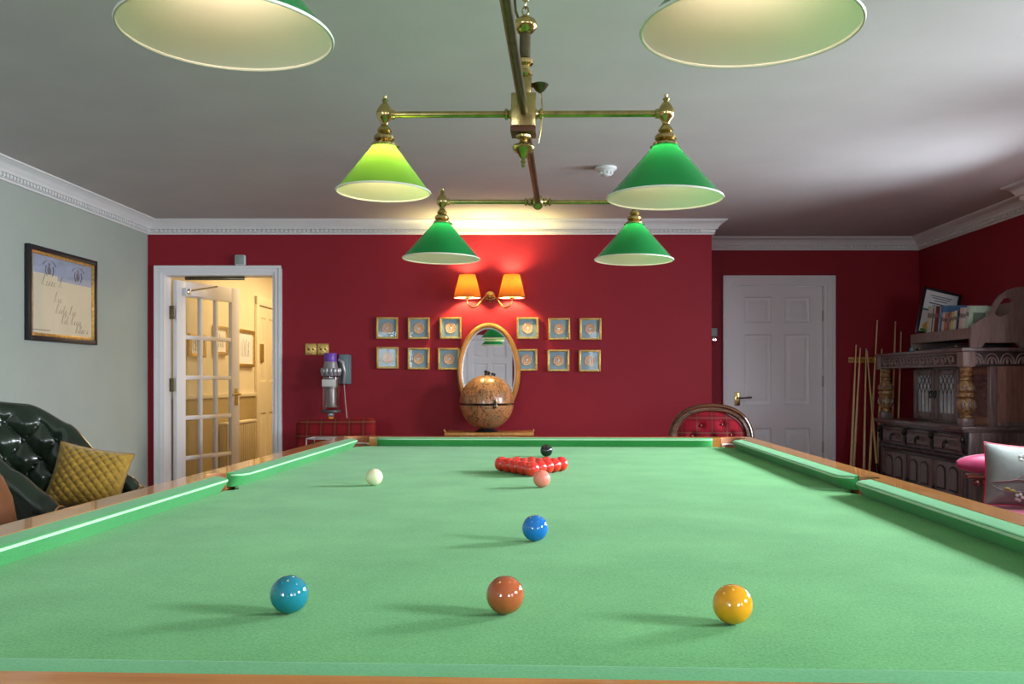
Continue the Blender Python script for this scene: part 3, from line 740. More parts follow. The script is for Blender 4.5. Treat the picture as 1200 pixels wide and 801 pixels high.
tops = [(453.8, 384.2, 'upper row, farthest left'), (490.8, 384.5, 'upper row, middle of the three left of the mirror'), (528, 384.3, 'upper row, just left of the oval mirror'),
        (618.2, 384.4, 'upper row, just right of the oval mirror'), (655.2, 385.2, 'upper row, middle of the three right of the mirror'), (691.8, 385.2, 'upper row, farthest right')]
lows = [(454.2, 419, 'lower row, farthest left'), (490.6, 420, 'lower row, middle of the three left of the mirror'), (526, 420.3, 'lower row, half tucked behind the mirror at its left'),
        (616.8, 421.6, 'lower row, half tucked behind the mirror at its right'), (654.3, 422.2, 'lower row, middle of the three right of the mirror'), (691, 422.6, 'lower row, farthest right')]
for i, (u, v, w) in enumerate(tops + lows): small_picture(XW(u, YB - .02), YW(v, YB - .02), 'small gilt-framed round medallion, ' + w, i)
# oval mirror
mz = YW(435, 7.44); r = thing('oval_mirror', 'oval mirror in a golden wood frame behind the globe', 'mirror', (XW(572.7, 7.44), YB - .036, mz), 0, rot=(math.radians(-.15), 0, math.radians(-.85)))
A, B_ = .258, .395
b = MB()
pr = [(0, -.004), (.004, -.020), (.014, -.030), (.026, -.030), (.036, -.022), (.042, -.012), (.042, -.004)]
def ov(u, v):
    a = 2 * PI * u; q = v * (len(pr) - 1); k = min(int(q), len(pr) - 2); f = q - k
    t = pr[k][0] * (1 - f) + pr[k + 1][0] * f; y = pr[k][1] * (1 - f) + pr[k + 1][1] * f
    return ((A - t) * math.cos(a), y, (B_ - t) * math.sin(a))
b.grid(ov, 72, len(pr), cu=True); b.build('frame', M['gold_wood'], r)
n = 72
ell = lambda a, c: [(a * math.cos(2 * PI * k / n), c * math.sin(2 * PI * k / n)) for k in range(n)]
MB().prism(ell(A - .036, B_ - .036), .006, .012, M=RX(PI / 2)).build('mirror_glass', M['mirror'], r)
MB().prism(ell(A - .036, B_ - .036), .0122, .0135, M=RX(PI / 2), holes=[ell(A - .050, B_ - .050)]).build('bevel', M['chrome'], r)
MB().prism(ell(A - .02, B_ - .02), -.014, .004, M=RX(PI / 2)).build('backboard', M['mahogany'], r)
# sconce
sx0, sz0 = XW(574, 7.45), YW(347, 7.46)
r = thing('wall_sconce', 'twin-armed brass wall sconce with two pleated orange shades', 'wall light', (sx0, YB - .001, sz0))
b = MB().lathe([(.043, 0), (.043, .006), (.036, .012), (.030, .013), (.026, .020), (.014, .026), (.012, .045), (.016, .052), (.010, .060), (.001, .062)], 28, M=RX(PI / 2)); b.build('back_plate', M['brass'], r)
for s in (-1, 1):
    xo = s * .178; yo = -.125
    b = MB()
    pts = [(s * .01, -.03, 0), (s * .05, -.05, -.015), (s * .08, -.075, -.055), (s * .105, -.095, -.088), (s * .135, -.112, -.098), (s * .162, -.122, -.085), (xo, yo, -.055), (xo, yo, -.02)]
    # smooth the arm
    sm = []
    for i in range(len(pts) - 1):
        p0 = Vector(pts[max(0, i - 1)]); p1 = Vector(pts[i]); p2 = Vector(pts[i + 1]); p3 = Vector(pts[min(len(pts) - 1, i + 2)])
        for k in range(5):
            t = k / 5; sm.append(.5 * ((2 * p1) + (p2 - p0) * t + (2 * p0 - 5 * p1 + 4 * p2 - p3) * t * t + (3 * p1 - p0 - 3 * p2 + p3) * t ** 3))
    sm.append(Vector(pts[-1]))
    b.tube(sm, .0065, 8).lathe([(.006, -.03), (.020, -.024), (.022, -.018), (.012, -.012), (.012, .04)], 14, M=T(xo, yo, 0))
    b.build('arm', M['brass'], r)
    pl = []
    nseg = 72
    def shd(u, v, xo=xo):
        a = 2 * PI * u; rad = (.108 + (.063 - .108) * v) * (1 + .018 * math.sin(a * 36)); return (rad * math.cos(a), rad * math.sin(a), -.02 + .185 * v)
    sh = MB().grid(shd, 216, 8, cu=True).build('lamp_shade', M['shade_orange'], r, loc=(xo, yo, 0), recalc=False)
    MB().tube([(.109 * math.cos(2 * PI * k / 48), .109 * math.sin(2 * PI * k / 48), -.019) for k in range(48)], .004, 6, closed=True).build('binding', M['shade_trim'], sh)
    MB().ball((0, 0, 0), .019, 12, 10, sc=(1, 1, 3.1), M=T(0, 0, .085)).build('bulb', M['bulb_sconce'], sh)
# pair of brass double sockets / switches
for (u, lab) in ((364.3, 'left of the pair of square brass switch plates above the vacuum'), (378.6, 'right of the pair of square brass switch plates, above the vacuum')):
    r = thing('switch_plate', lab, 'light switch', (XW(u, 7.49), YB - .001, YW(409, 7.49)), 0, 'brass switch plates')
    b = MB().box(-.046, .046, -.008, -.001, -.046, .046, .003); b.build('plate', M['gold'], r)
    for dx in (-.018, .018): MB().lathe([(.008, 0), (.008, .004), (.005, .014), (.002, .018)], 10, M=T(dx, -.008, 0) @ RX(PI / 2)).build('toggle', M['dark_brass'], r)
    MB().tube([(-.035, -.0085, .022), (-.01, -.0095, -.012), (.012, -.0095, .018), (.034, -.0085, -.018)], .002, 6).build('engraving', M['dark_brass'], r)
# chrome switch beside the recess door
r = thing('wall_switch', 'small chrome switch on the dark recess wall beside the white door', 'light switch', (XW(836.5, YR), YR - .001, YW(393.5, YR)))
MB().box(-.030, .030, -.010, -.001, -.005, .072, .004).build('plate', M['plastic_grey'], r)
MB().lathe([(.026, 0), (.026, .010), (.018, .020), (.004, .022)], 18, M=T(0, -.001, -.035) @ RX(PI / 2)).build('dimmer_knob', M['chrome'], r)
# chime box over door 1
r = thing('door_sensor', 'small grey-green plastic sensor box above the glazed door', 'sensor', (XW(281.3, 7.47), YB - .001, D1O[2] + .002))
MB().box(-.042, .042, -.040, -.001, .001, .084, .008).build('case', M['plastic_white'], r)
MB().box(-.034, .034, -.046, -.0401, .008, .078, .005).build('front_cover', M['plastic_grey'], r)
# smoke detector
p = px(710, 198.5, 5.62); r = thing('smoke_detector', 'round white smoke detector on the ceiling', 'smoke detector', (p.x, p.y, CEIL - .001))
MB().lathe([(.066, 0), (.066, -.012), (.060, -.018), (.001, -.018)][::-1], 28).build('base', M['plastic_white'], r)
b = MB().lathe([(.001, -.052), (.022, -.052), (.030, -.046), (.036, -.030), (.050, -.026), (.056, -.0185)], 28)
for k in range(10):
    a = 2 * PI * k / 10; b.box(.034, .044, -.004, .004, -.044, -.028, M=RZ(a))
b.build('sensing_head', M['plastic_white'], r)
# certificate on the left wall
cy0, cy1 = 5.70, 6.58; zc0, zc1 = 1.408, 2.008
cyc = (cy0 + cy1) / 2; cw, chh = (cy1 - cy0), zc1 - zc0
r = thing('framed_certificate', 'black and gold framed handwritten certificate on the pale left wall', 'picture', (XL(cyc) + .003, cyc, (zc0 + zc1) / 2), 0)
r.rotation_euler = (0, 0, PI / 2 - math.atan(.03))           # local x runs away down the wall, local -y into the room
hw, hh = cw / 2, chh / 2
def frame4(b, hw, hh, w, y0, y1, m=0, bev=.003):
    b.box(-hw, -hw + w, y0, y1, -hh, hh, bev, m); b.box(hw - w, hw, y0, y1, -hh, hh, bev, m)
    b.box(-hw + w, hw - w, y0, y1, -hh, -hh + w, bev, m); b.box(-hw + w, hw - w, y0, y1, hh - w, hh, bev, m); return b
frame4(MB(), hw, hh, .030, -.032, -.002).build('frame', M['black'], r)
frame4(MB(), hw - .0302, hh - .0302, .020, -.026, -.003).build('slip', M['gold'], r)
M['cert_paper'] = mat('aged_cream_paper', (.66, .56, .40, 1), .7, var=.05, vscale=5)
M['cert_blue'] = mat('lavender_letterhead', (.32, .34, .44, 1), .7, var=.18, vscale=6)
iw, ih = hw - .05, hh - .05
MB().box(-iw, iw, -.010, -.003, -ih, ih).build('letterhead', M['cert_blue'], r)
MB().box(-iw + .03, iw - .002, -.0125, -.0101, -ih + .002, ih - .145).box(-iw + .03, -iw + .32, -.0125, -.0101, ih - .146, ih - .115).build('sheet', M['cert_paper'], r)
def scribble(b, word, x, z, h, slant=.25, y=-.0134, rad=.0013):
    """cursive strokes: one short curve per letter, tall letters looped"""
    for ch in word:
        if ch == ' ': x += h * .7; continue
        tall = ch in 'bdfhklt' or ch.isupper(); low = ch in 'fgjpqy'
        w = h * (.95 if ch.isupper() else .55)
        top = h * (1.5 if ch.isupper() else 1.25 if tall else .6); bot = -h * .5 if low else 0
        pts = [(x, z), (x + w * .35, z + top * .8), (x + w * .5 + slant * top * .3, z + top), (x + w * .35, z + top * .55), (x + w * .40, z + bot), (x + w * .65, z + bot * .6 + h * .05), (x + w, z + h * .08)]
        if ch in 'aoecs': pts = [(x, z + h * .1), (x + w * .6, z + h * .55), (x + w * .2, z + h * .5), (x + w * .15, z + h * .1), (x + w * .55, z), (x + w, z + h * .15)]
        b.tube([(p[0] + slant * (p[1] - z), y, p[1]) for p in pts], rad, 5, flat=.4); x += w
b = MB()
for (wd, x, z, h) in (('Jamie L', -.27, .055, .055), ('Jon', -.12, -.045, .05), ('Emily Kim', -.10, -.115, .046), ('Pat Lizzy', -.03, -.18, .046), ('Katie x', .16, -.232, .04)):
    scribble(b, wd, x, z + .005, h)
b.build('handwriting', mat('faded_ink', (.34, .27, .21, 1), .8), r)
b = MB()
for cx_ in (-.17, .20):                                        # two printed crests under arched lettering
    cz = ih - .095
    b.tube([(cx_ + .085 * math.cos(math.radians(a)), -.0104, cz + .02 + .05 * math.sin(math.radians(a))) for a in range(20, 161, 10)], .005, 5, flat=.15)
    b.ball((cx_, -.0104, cz + .005), .03, 12, 8, sc=(.8, .04, 1.0)); b.ball((cx_, -.0104, cz + .045), .012, 10, 6, sc=(1, .08, 1))
    for s in (-1, 1): b.tube([(cx_ + s * .03, -.0104, cz - .03), (cx_ + s * .05, -.0104, cz), (cx_ + s * .04, -.0104, cz + .035)], .006, 5, flat=.15)
b.build('printed_crests', M['ink'], r)
b = MB()
for k in range(14): b.box(-iw + .02 + k * .015, -iw + .031 + k * .015, -.0132, -.0126, -ih + .018, -ih + .024)
b.build('imprint', M['ink'], r)
MB().box(-iw, iw, -.0185, -.017, -ih, ih).build('glazing', M['pic_glass'], r)
# three framed prints along the hall wall
for (y0, y1, z0, z1, lab) in ((8.02, 8.40, 1.365, 1.57, 'framed print on the hall wall, nearest the door hinge, seen through the glass'), (8.62, 9.0, 1.40, 1.68, 'gold framed print on the hall wall, middle of three, seen through the glass'), (9.28, 9.84, 1.30, 1.685, 'gold framed print on the hall wall, right of the open glazed door')):
    yc = (y0 + y1) / 2; r = thing('hall_print', lab, 'picture', (XH(yc) + .003, yc, (z0 + z1) / 2), 0, 'framed prints along the hall wall'); r.rotation_euler = (0, 0, PI / 2 - ang)
    w2, h2 = (y1 - y0) / 2, (z1 - z0) / 2
    frame4(MB(), w2, h2, .032, -.028, -.002).build('frame', M['gold'], r)
    MB().box(-w2 + .03, w2 - .03, -.012, -.003, -h2 + .03, h2 - .03).build('print', M['paper'], r)
    b = MB(); random.seed(int(y0 * 10))
    for k in range(7):
        xx = -w2 * .45 + k * w2 * .15; b.tube([(xx, -.0125, -h2 * .45), (xx + random.uniform(-.03, .03), -.0125, 0), (xx + random.uniform(-.04, .04), -.0125, h2 * random.uniform(.2, .5))], .004, 5, flat=.2)
    b.build('drawing', M['ink'], r)
# radiator under the prints
rad = thing('radiator', 'cream panel radiator on the hall wall under the framed prints', 'radiator', (XH(9.15) + .03, 9.15, 0)); rad.rotation_euler = (0, 0, PI / 2 - ang)
b = MB()
for k in range(15):
    x = -.44 + k * .06
    b.box(x, x + .034, -.092, -.070, .17, .722, .006)
b.box(-.45, .45, -.072, -.010, .16, .73, .004); b.build('panel', mat('radiator_enamel', (.55, .45, .26, 1), .4), rad)
MB().box(-.46, .46, -.092, -.004, .7305, .755, .005).build('top_grille', M['hall_cream'], rad)
MB().tube([(-.42, -.04, .16), (-.42, -.04, .0)], .011, 8).tube([(.42, -.04, .16), (.42, -.04, .0)], .011, 8).build('pipe', M['brass'], rad)

# ------------------------------------------------------------------ cordless vacuum on its wall dock
vx = XW(388, 7.34); r = thing('cordless_vacuum', 'cordless stick vacuum with purple cap hanging on a wall dock', 'vacuum cleaner', (vx, YB, 0))
V = {'purple': mat('purple_plastic', (.16, .05, .42, 1), .35), 'gun': mat('nickel_plastic', (.34, .33, .34, 1), .28, .6), 'bin': glass('clear_bin', (.86, .80, .74), .10),
     'dark': mat('dark_grey_plastic', (.06, .065, .07, 1), .4), 'orange': mat('orange_button', (.85, .30, .02, 1), .4), 'shroud': mat('perforated_shroud', (.32, .32, .36, 1), .35, .5), 'teal': mat('grey_teal_plastic', (.13, .20, .22, 1), .4), 'label': mat('pale_label', (.62, .60, .55, 1), .5)}
def vz(v): return CZ - (v - V0) / F * 7.34
AX = T(0, -.155, 0); k_ = 7.34 / F
b = MB().box(.045, .125, -.09, -.002, vz(450), vz(414.5), .012).box(.095, .135, -.05, -.002, vz(450), vz(415), .008); b.build('wall_dock', V['teal'], r)
MB().tube([(.05, -.12, vz(421)), (.085, -.12, vz(424)), (.098, -.11, vz(436)), (.088, -.10, vz(449))], [.014, .016, .016, .014], 10).build('handle', V['gun'], r)
MB().lathe([(.048, vz(423.5)), (.050, vz(422)), (.050, vz(415)), (.046, vz(413.6)), (.03, vz(413.4))], 28, M=AX @ T(-.006, 0, 0)).build('filter_cap', V['purple'], r)
MB().lathe([(.062, vz(434)), (.058, vz(430)), (.050, vz(423.6))], 28, M=AX @ T(-.004, 0, 0)).build('motor_body', V['gun'], r)
b = MB().lathe([(.066, vz(439.9)), (.066, vz(434))], 28, M=AX)
for k in range(13):
    a = 2 * PI * k / 13; b.lathe([(.010, vz(440)), (.016, vz(437)), (.019, vz(433)), (.014, vz(431))], 10, M=AX @ T(.066 * math.cos(a), .066 * math.sin(a), 0))
b.build('cyclones', V['gun'], r)
MB().lathe([(.071, vz(480)), (.075, vz(479)), (.075, vz(441)), (.071, vz(440.3))], 32, M=AX).build('dust_bin', V['bin'], r)
MB().lathe([(.050, vz(477)), (.042, vz(474)), (.042, vz(454.5)), (.052, vz(454)), (.052, vz(445)), (.058, vz(441.5))], 28, M=AX).build('shroud', V['shroud'], r)
MB().box(-.058, .052, -.236, -.2335, vz(452.5), vz(444.5), .001).build('label_band', V['label'], r)
MB().lathe([(.074, vz(483)), (.077, vz(482.5)), (.077, vz(480.2)), (.07, vz(480.1))], 32, M=AX).build('bin_base', V['dark'], r)
MB().box(-.022, .022, -.18, -.13, vz(488), vz(483), .006).build('inlet', V['gun'], r)
MB().box(-.017, .017, -.176, -.136, vz(494.5), vz(488.1), .004).build('release_button', V['orange'], r)
MB().lathe([(.019, .25), (.019, vz(494.6))], 18, M=AX).build('wand', V['purple'], r)
MB().box(-.12, .12, -.21, -.10, .02, .08, .02).lathe([(.024, .075), (.02, .26)], 14, M=AX).build('floor_head', V['dark'], r)
MB().tube([(.08, -.03, vz(450)), (.09, -.03, vz(470)), (.105, -.03, vz(490)), (.10, -.02, .4), (.12, -.012, .32)], .003, 6).build('charging_cable', V['label'], r)
# ================================================================== CONSOLE TABLE AND GLOBE
con = thing('console_table', 'low brown wooden console table with scrolled ends under the oval mirror', 'console table', (-.178, 7.25, 0))
b = MB().box(-.345, .345, -.17, .19, .728, .754, .006)
for s in (-1, 1): b.tube([(s * .335, -.168, .758), (s * .342, -.168, .766), (s * .346, -.168, .774), (s * .341, -.168, .780)], [.006, .007, .006, .004], 8)
b.build('table_top', M['gold_wood'], con)
MB().box(-.31, .31, -.145, .165, .63, .7275, .004).build('apron', M['mahogany'], con)
for sx in (-1, 1):
    for y in (-.12, .14): MB().lathe([(.014, .001), (.022, .03), (.016, .08), (.026, .35), (.018, .40), (.028, .44), (.028, .6295)], 14, M=T(sx * .28, y, 0)).build('leg', M['mahogany'], con)
def globe_mat():
    k = NT('antique_map'); v = k.coord(); f = k.noise(v, 7.5, 6, .62); g = k.noise(k.coord((3, 3, 3)), 22, 4, .7)
    c1 = k.ramp(f, [(.0, (.52, .21, .08, 1)), (.49, (.60, .26, .10, 1)), (.505, (.07, .04, .03, 1)), (.52, (.48, .21, .07, 1)), (.62, (.36, .20, .10, 1)), (.75, (.58, .28, .10, 1))])
    c2 = k.ramp(g, [(.40, (.06, .05, .07, 1)), (.45, (1, 1, 1, 1))])
    mx = k.n('ShaderNodeMix', data_type='RGBA', blend_type='MULTIPLY'); mx.inputs[0].default_value = .8
    k.l(c1, mx.inputs[6]); k.l(c2, mx.inputs[7]); k.l(mx.outputs[2], k.b.inputs['Base Color'])
    k.b.inputs['Roughness'].default_value = .3; k.b.inputs['Coat Weight'].default_value = .25; return k.m
M['map'] = globe_mat()
GR = .213
glb = thing('drinks_globe', 'antique-map globe with a hinged lid standing on the console table', 'globe', (-.199, 7.2, .7545))
cz = .986 - .7545
up = [(GR * math.cos(math.radians(a)), GR * math.sin(math.radians(a))) for a in range(-2, 91, 4)]; up[-1] = (.0005, GR)
lo = [(GR * math.cos(math.radians(a)), GR * math.sin(math.radians(a))) for a in range(-90, -3, 4)]; lo[0] = (.0005, -GR)
MB().lathe(up, 56, M=T(0, 0, cz)).build('upper_half', M['map'], glb)
MB().lathe(lo, 56, M=T(0, 0, cz)).build('lower_half', M['map'], glb)
MB().tube([((GR - .001) * math.cos(2 * PI * k / 64), (GR - .001) * math.sin(2 * PI * k / 64), cz - .0097) for k in range(64)], .0045, 6, closed=True).build('seam', M['black'], glb)
b = MB(); a = math.radians(-90 + 20)
b.box(-.012, .012, -.010, .002, -.035, -.004, .003).box(-.010, .010, -.012, .002, .0, .028, .003).lathe([(.006, -.03), (.006, .02)], 8, M=T(0, -.012, 0))
b.build('latch', M['dark_brass'], glb, loc=(GR * math.cos(a), GR * math.sin(a), cz - .008), rot=(0, 0, a + PI / 2))
MB().tube([(GR * 1.004 * math.cos(math.radians(t)) * math.cos(math.radians(-97)), GR * 1.004 * math.cos(math.radians(t)) * math.sin(math.radians(-97)), cz + GR * 1.004 * math.sin(math.radians(t))) for t in range(-70, 89, 6)], .0012, 5).build('meridian_line', M['ink'], glb)
MB().lathe([(.012, GR - .002), (.014, GR + .006), (.006, GR + .010), (.013, GR + .018), (.015, GR + .026), (.009, GR + .036), (.001, GR + .039)], 16, M=T(-.005, -.01, cz)).build('top_knob', M['black'], glb)
MB().lathe([(.008, -.006), (.006, .004), (.012, .010), (.012, .018), (.001, .024)], 14, M=T(.045, .03, cz + GR - .004)).build('side_knob', M['black'], glb)
MB().lathe([(.085, .001), (.092, .005), (.080, .014), (.060, .020), (.05, .030)], 32).build('foot', M['black'], glb)

# ================================================================== CARVED COURT CUPBOARD
CM = T(3.64, 6.42, 0) @ RZ(PI / 2)
cab = thing('court_cupboard', 'carved dark oak court cupboard with leaded glass doors and bulbous columns', 'cupboard', (3.64, 6.42, 0), PI / 2)
L = 1.53
def part(b, name, m, parent=cab, **kw): return b.build(name, M[m] if isinstance(m, str) else m, parent, **kw)
b = MB().box(.02, L - .02, .02, .44, .06, .79).box(0, .06, .0, .452, .002, .79, .004).box(L - .06, L, 0, .452, .002, .79, .004)
b.box(.06, L - .06, .40, .447, .06, .10, .004).box(.06, L - .06, .40, .4465, .565, .585, .003).box(.06, L - .06, .40, .4466, .770, .79, .003)
part(b, 'lower_carcass', 'black_oak')
part(MB().box(-.005, L + .005, -.0, .455, .002, .058, .006), 'plinth', 'dark_oak')
b = MB().box(-.02, L + .02, .0, .502, .806, .833, .007).box(-.008, L + .008, 0, .485, .7905, .8055, .005); part(b, 'waist_shelf', 'dark_oak')
# side of the lower stage (faces the room's near end)
b = MB().box(-.012, -.0001, .36, .45, .06, .79, .003).box(-.012, -.0001, .02, .11, .06, .79, .003).box(-.0121, -.0001, .11, .36, .72, .79, .003).box(-.0121, -.0001, .11, .36, .06, .14, .003).box(-.0121, -.0001, .11, .36, .50, .56, .003)
part(b, 'side_frame', 'dark_oak_z')
part(MB().box(-.006, -.0001, .11, .36, .14, .50).box(-.006, -.0001, .11, .36, .56, .72), 'side_panel', 'oak_panel')
for i in range(3):
    x0 = .075 + i * .468; x1 = x0 + .43
    b = MB().box(x0, x1, .435, .462, .636, .766, .004)
    six = [(0, .462), (.016, .474), (.028, .474), (.044, .466)]
    rings = []
    for ins, y in six: rings += [(x0 + .012 + ins, y, .646 + ins * .8), (x1 - .012 - ins, y, .646 + ins * .8), (x1 - .012 - ins, y, .756 - ins * .8), (x0 + .012 + ins, y, .756 - ins * .8)]
    fs = [(k * 4 + q, k * 4 + (q + 1) % 4, k * 4 + 4 + (q + 1) % 4, k * 4 + 4 + q) for k in range(3) for q in range(4)] + [(12, 13, 14, 15)]
    b.add(rings, fs); dr = part(b, 'drawer', 'dark_oak')
    xc = (x0 + x1) / 2
    b = MB().lathe([(.020, 0), (.018, .006), (.006, .010), (.006, .018)], 12, M=T(xc, .466, .712) @ RX(-PI / 2)).tube([(xc, .486, .712), (xc - .012, .488, .695), (xc - .014, .488, .675), (xc, .488, .664), (xc + .014, .488, .675), (xc + .012, .488, .695)], .005, 6, closed=True)
    part(b, 'drop_handle', 'black', dr)
for x in (.03, .525, .993, L - .03):
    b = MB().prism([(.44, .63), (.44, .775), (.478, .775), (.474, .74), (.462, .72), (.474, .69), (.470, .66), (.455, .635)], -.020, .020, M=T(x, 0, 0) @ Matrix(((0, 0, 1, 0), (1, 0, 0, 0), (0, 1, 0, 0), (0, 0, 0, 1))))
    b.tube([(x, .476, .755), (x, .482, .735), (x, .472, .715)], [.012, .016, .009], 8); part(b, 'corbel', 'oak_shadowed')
b = MB().box(-.006, L + .006, .40, .466, .592, .624, .008)
for k in range(46): b.ball((.012 + k * .0329, .466, .607), .0150, 8, 6, sc=(.85, .9, 1.1), M=None)
part(b, 'gadroon_moulding', 'black_oak')
for i in range(3):
    x0 = .07 + i * .468; x1 = x0 + .45
    b = MB().box(x0, x1, .43, .456, .105, .560, .004)
    for c in (0, 1):
        xa = x0 + .06 + c * .19; xb = xa + .14
        for (za, zb) in ((.352, .535), (.135, .325)):
            o_ = [(xa, za), (xb, za), (xb, zb - .04)] + [((xa + xb) / 2 + .07 * math.cos(math.radians(t)), zb - .04 + .04 * math.sin(math.radians(t))) for t in range(15, 180, 15)] + [(xa, zb - .04)]
            Q = Matrix(((1, 0, 0, 0), (0, 0, 1, 0), (0, 1, 0, 0), (0, 0, 0, 1)))
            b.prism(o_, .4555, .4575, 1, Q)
            ins = [((p[0] - (xa + xb) / 2) * .80 + (xa + xb) / 2, (p[1] - (za + zb) / 2) * .84 + (za + zb) / 2) for p in o_]
            b.prism(ins, .4560, .463, 0, Q)
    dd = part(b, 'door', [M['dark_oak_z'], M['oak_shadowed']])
    MB().ball((x1 - .022, .466, .36), .013, 10, 7).build('door_knob', M['black'], dd)
# upper stage
Z0, Z1 = .833, 1.256
cant = [(.06, .001), (.06, .16), (.40, .305), (1.16, .305), (1.39, .19), (1.39, .001)]
part(MB().prism(cant, Z0 + .0005, Z1 - .0005), 'upper_case', 'dark_oak')
d = Vector((.40 - .06, .305 - .16)); aa = math.atan2(d.y, d.x)
b = MB(); QM = T(.06, .16, 0) @ RZ(aa); ll = d.length
for (q0, q1, r0, r1) in ((0, .06, Z0, Z1), (ll - .06, ll, Z0, Z1), (.06, ll - .06, Z0, Z0 + .06), (.06, ll - .06, Z1 - .06, Z1)): b.box(q0, q1, .0, .018, r0 + .001, r1 - .001, .004, M=QM)
part(b, 'canted_frame', 'oak_panel')
for k, (x0, x1) in enumerate(((.405, .778), (.782, 1.155))):
    za, zb = .848, 1.243; s = .058
    b = MB().box(x0, x0 + s, .3055, .332, za, zb, .004).box(x1 - s, x1, .3055, .332, za, zb, .004).box(x0 + s, x1 - s, .3055, .331, za, za + s, .004).box(x0 + s, x1 - s, .3055, .331, zb - s * .8, zb, .004)
    dd = part(b, 'glazed_door', 'dark_oak_z')
    ga, gb, ha, hb = x0 + s, x1 - s, za + s, zb - s * .8
    MB().box(ga, gb, .312, .316, ha, hb).build('leaded_pane', M['leaded_pane'], dd)
    b = MB(); W2, H2 = gb - ga, hb - ha
    P = lambda f, g: (ga + W2 * f, .3175, ha + H2 * g)
    for f in (0, .25, .5, .75, 1): b.tube([P(f, 0), P(f, .5)], .0030, 5)
    for f in (0, .25, .5, .75, 1):
        for sg in (-1, 1):
            pts = []
            for q in range(9):
                t = q / 8; ff = f + sg * .375 * (t ** 1.25); gg = .5 + .5 * t
                if -.001 <= ff <= 1.001: pts.append(P(ff, gg))
            if len(pts) > 1: b.tube(pts, .0030, 5)
    b.build('leading', M['lead'], dd)
    xk = x1 - .03 if k == 0 else x0 + .03
    b = MB().tube([(xk + .018 * math.cos(2 * PI * q / 14), .345, 1.045 + .026 * math.sin(2 * PI * q / 14)) for q in range(14)], .006, 6, closed=True).lathe([(.018, 0), (.012, .012)], 12, M=T(xk, .332, 1.06) @ RX(-PI / 2))
    b.build('ring_pull', M['black'], dd)
part(MB().box(0.002, .032, .001, .30, Z0 + .0005, Z1 - .0005), 'end_panel', 'oak_panel')
part(MB().box(-.008, .0015, .25, .302, Z0 + .0006, Z1 - .0006, .003).box(-.008, .0015, .002, .25, Z0 + .0006, Z0 + .03, .003), 'end_frame', 'dark_oak_z')
for x in (.068, L - .068):
    y = .432
    b = MB().box(x - .042, x + .042, y - .042, y + .042, Z0 + .0005, .889, .005, 1)
    b.lathe([(.034, .889), (.040, .896), (.040, .904), (.028, .910), (.030, .918), (.050, .934), (.061, .955), (.0625, .985), (.058, 1.012), (.046, 1.030), (.040, 1.034), (.058, 1.040), (.062, 1.052), (.060, 1.064), (.044, 1.070), (.052, 1.074),
             (.061, 1.086), (.058, 1.108), (.046, 1.134), (.034, 1.150), (.030, 1.156), (.040, 1.160), (.041, 1.172), (.030, 1.178), (.036, 1.184), (.040, 1.196), (.034, 1.206), (.031, 1.212), (.040, 1.226), (.041, 1.246), (.036, 1.2555)], 28, 0, T(x, y, 0))
    for k in range(8):
        a = 2 * PI * k / 8
        b.ball((x + .056 * math.cos(a), y + .056 * math.sin(a), .980), .021, 8, 6, 1, sc=(.75, .75, 1.5))
        b.ball((x + .053 * math.cos(a + .39), y + .053 * math.sin(a + .39), 1.098), .013, 8, 6, 1, sc=(.9, .9, 1.5))
    part(b, 'column', [M['gilt_oak'], M['dark_oak_z']])
part(MB().box(.0, L, .0, .482, Z1, 1.36, .003), 'frieze', 'black_oak')
part(MB().box(-.008, .085, .4, .490, Z1 - .006, 1.36, .006), 'corner_block', 'oak_rack'); part(MB().box(L - .085, L - .004, .4, .490, Z1 - .006, 1.36, .006), 'corner_block', 'oak_rack')
b = MB().box(.09, L - .09, .478, .4845, Z1 + .004, Z1 + .014).box(.09, L - .09, .478, .4845, 1.346, 1.356)
nS = 11
for k in range(nS):
    xc = .125 + (k + .5) * (L - .25) / nS; zc = 1.306; sg = 1 if k % 2 == 0 else 1
    b.tube([(xc + (.040 - .0012 * q) * math.cos(math.radians(200 - q * 20)), .484, zc - .006 + (.036 - .0011 * q) * math.sin(math.radians(200 - q * 20))) for q in range(19)], .0062, 6)
    b.tube([(xc + .012 * math.cos(math.radians(q * 30)), .484, zc - .012 + .010 * math.sin(math.radians(q * 30))) for q in range(10)], .005, 6)
    b.ball((xc + .050, .484, zc + .018), .011, 7, 5, sc=(.7, .5, 1.5))
for k in range(4):                                             # lunettes on the near end
    yc = .07 + k * .108
    for rr_ in (.048, .030): b.tube([(-.003, yc + rr_ * math.cos(math.radians(t)), 1.272 + rr_ * 1.5 * math.sin(math.radians(t))) for t in range(0, 181, 15)], .0055, 6)
    b.ball((-.003, yc, 1.290), .013, 8, 6, sc=(.4, .8, 1.6))
part(b, 'carving', 'oak_rack')
part(MB().box(-.018, L + .018, .0, .502, 1.3602, 1.385, .006), 'top_board', 'dark_oak')

# ---- what stands on the cupboard
def on_cab(o, x, y, z, rot=None):
    m = CM @ T(x, y, z)
    if rot is not None: m = m @ rot
    o.matrix_world = m; return o
rk = thing('book_rack', 'long wooden book rack with a shaped handle-cut end on the cupboard', 'book rack'); on_cab(rk, .02, .01, 1.3855)
SW = Matrix(((0, 0, 1, 0), (1, 0, 0, 0), (0, 1, 0, 0), (0, 0, 0, 1)))   # (x,y,z)->(z along x, x along y, y along z)
endp = [(.06, 0), (.09, .035), (.31, .035), (.34, 0), (.41, 0), (.41, .150), (.375, .175), (.335, .200), (.29, .225), (.262, .275), (.235, .330), (.20, .372), (.15, .405), (.09, .425), (.0, .43), (0, 0)]
hole = [(.245, .245), (.215, .300), (.18, .345), (.14, .352), (.118, .335), (.112, .300), (.125, .262), (.155, .235), (.20, .218), (.232, .225)]
part(MB().prism(endp, 0, .028, M=SW, holes=[hole]), 'end_board', 'oak_rack', rk)
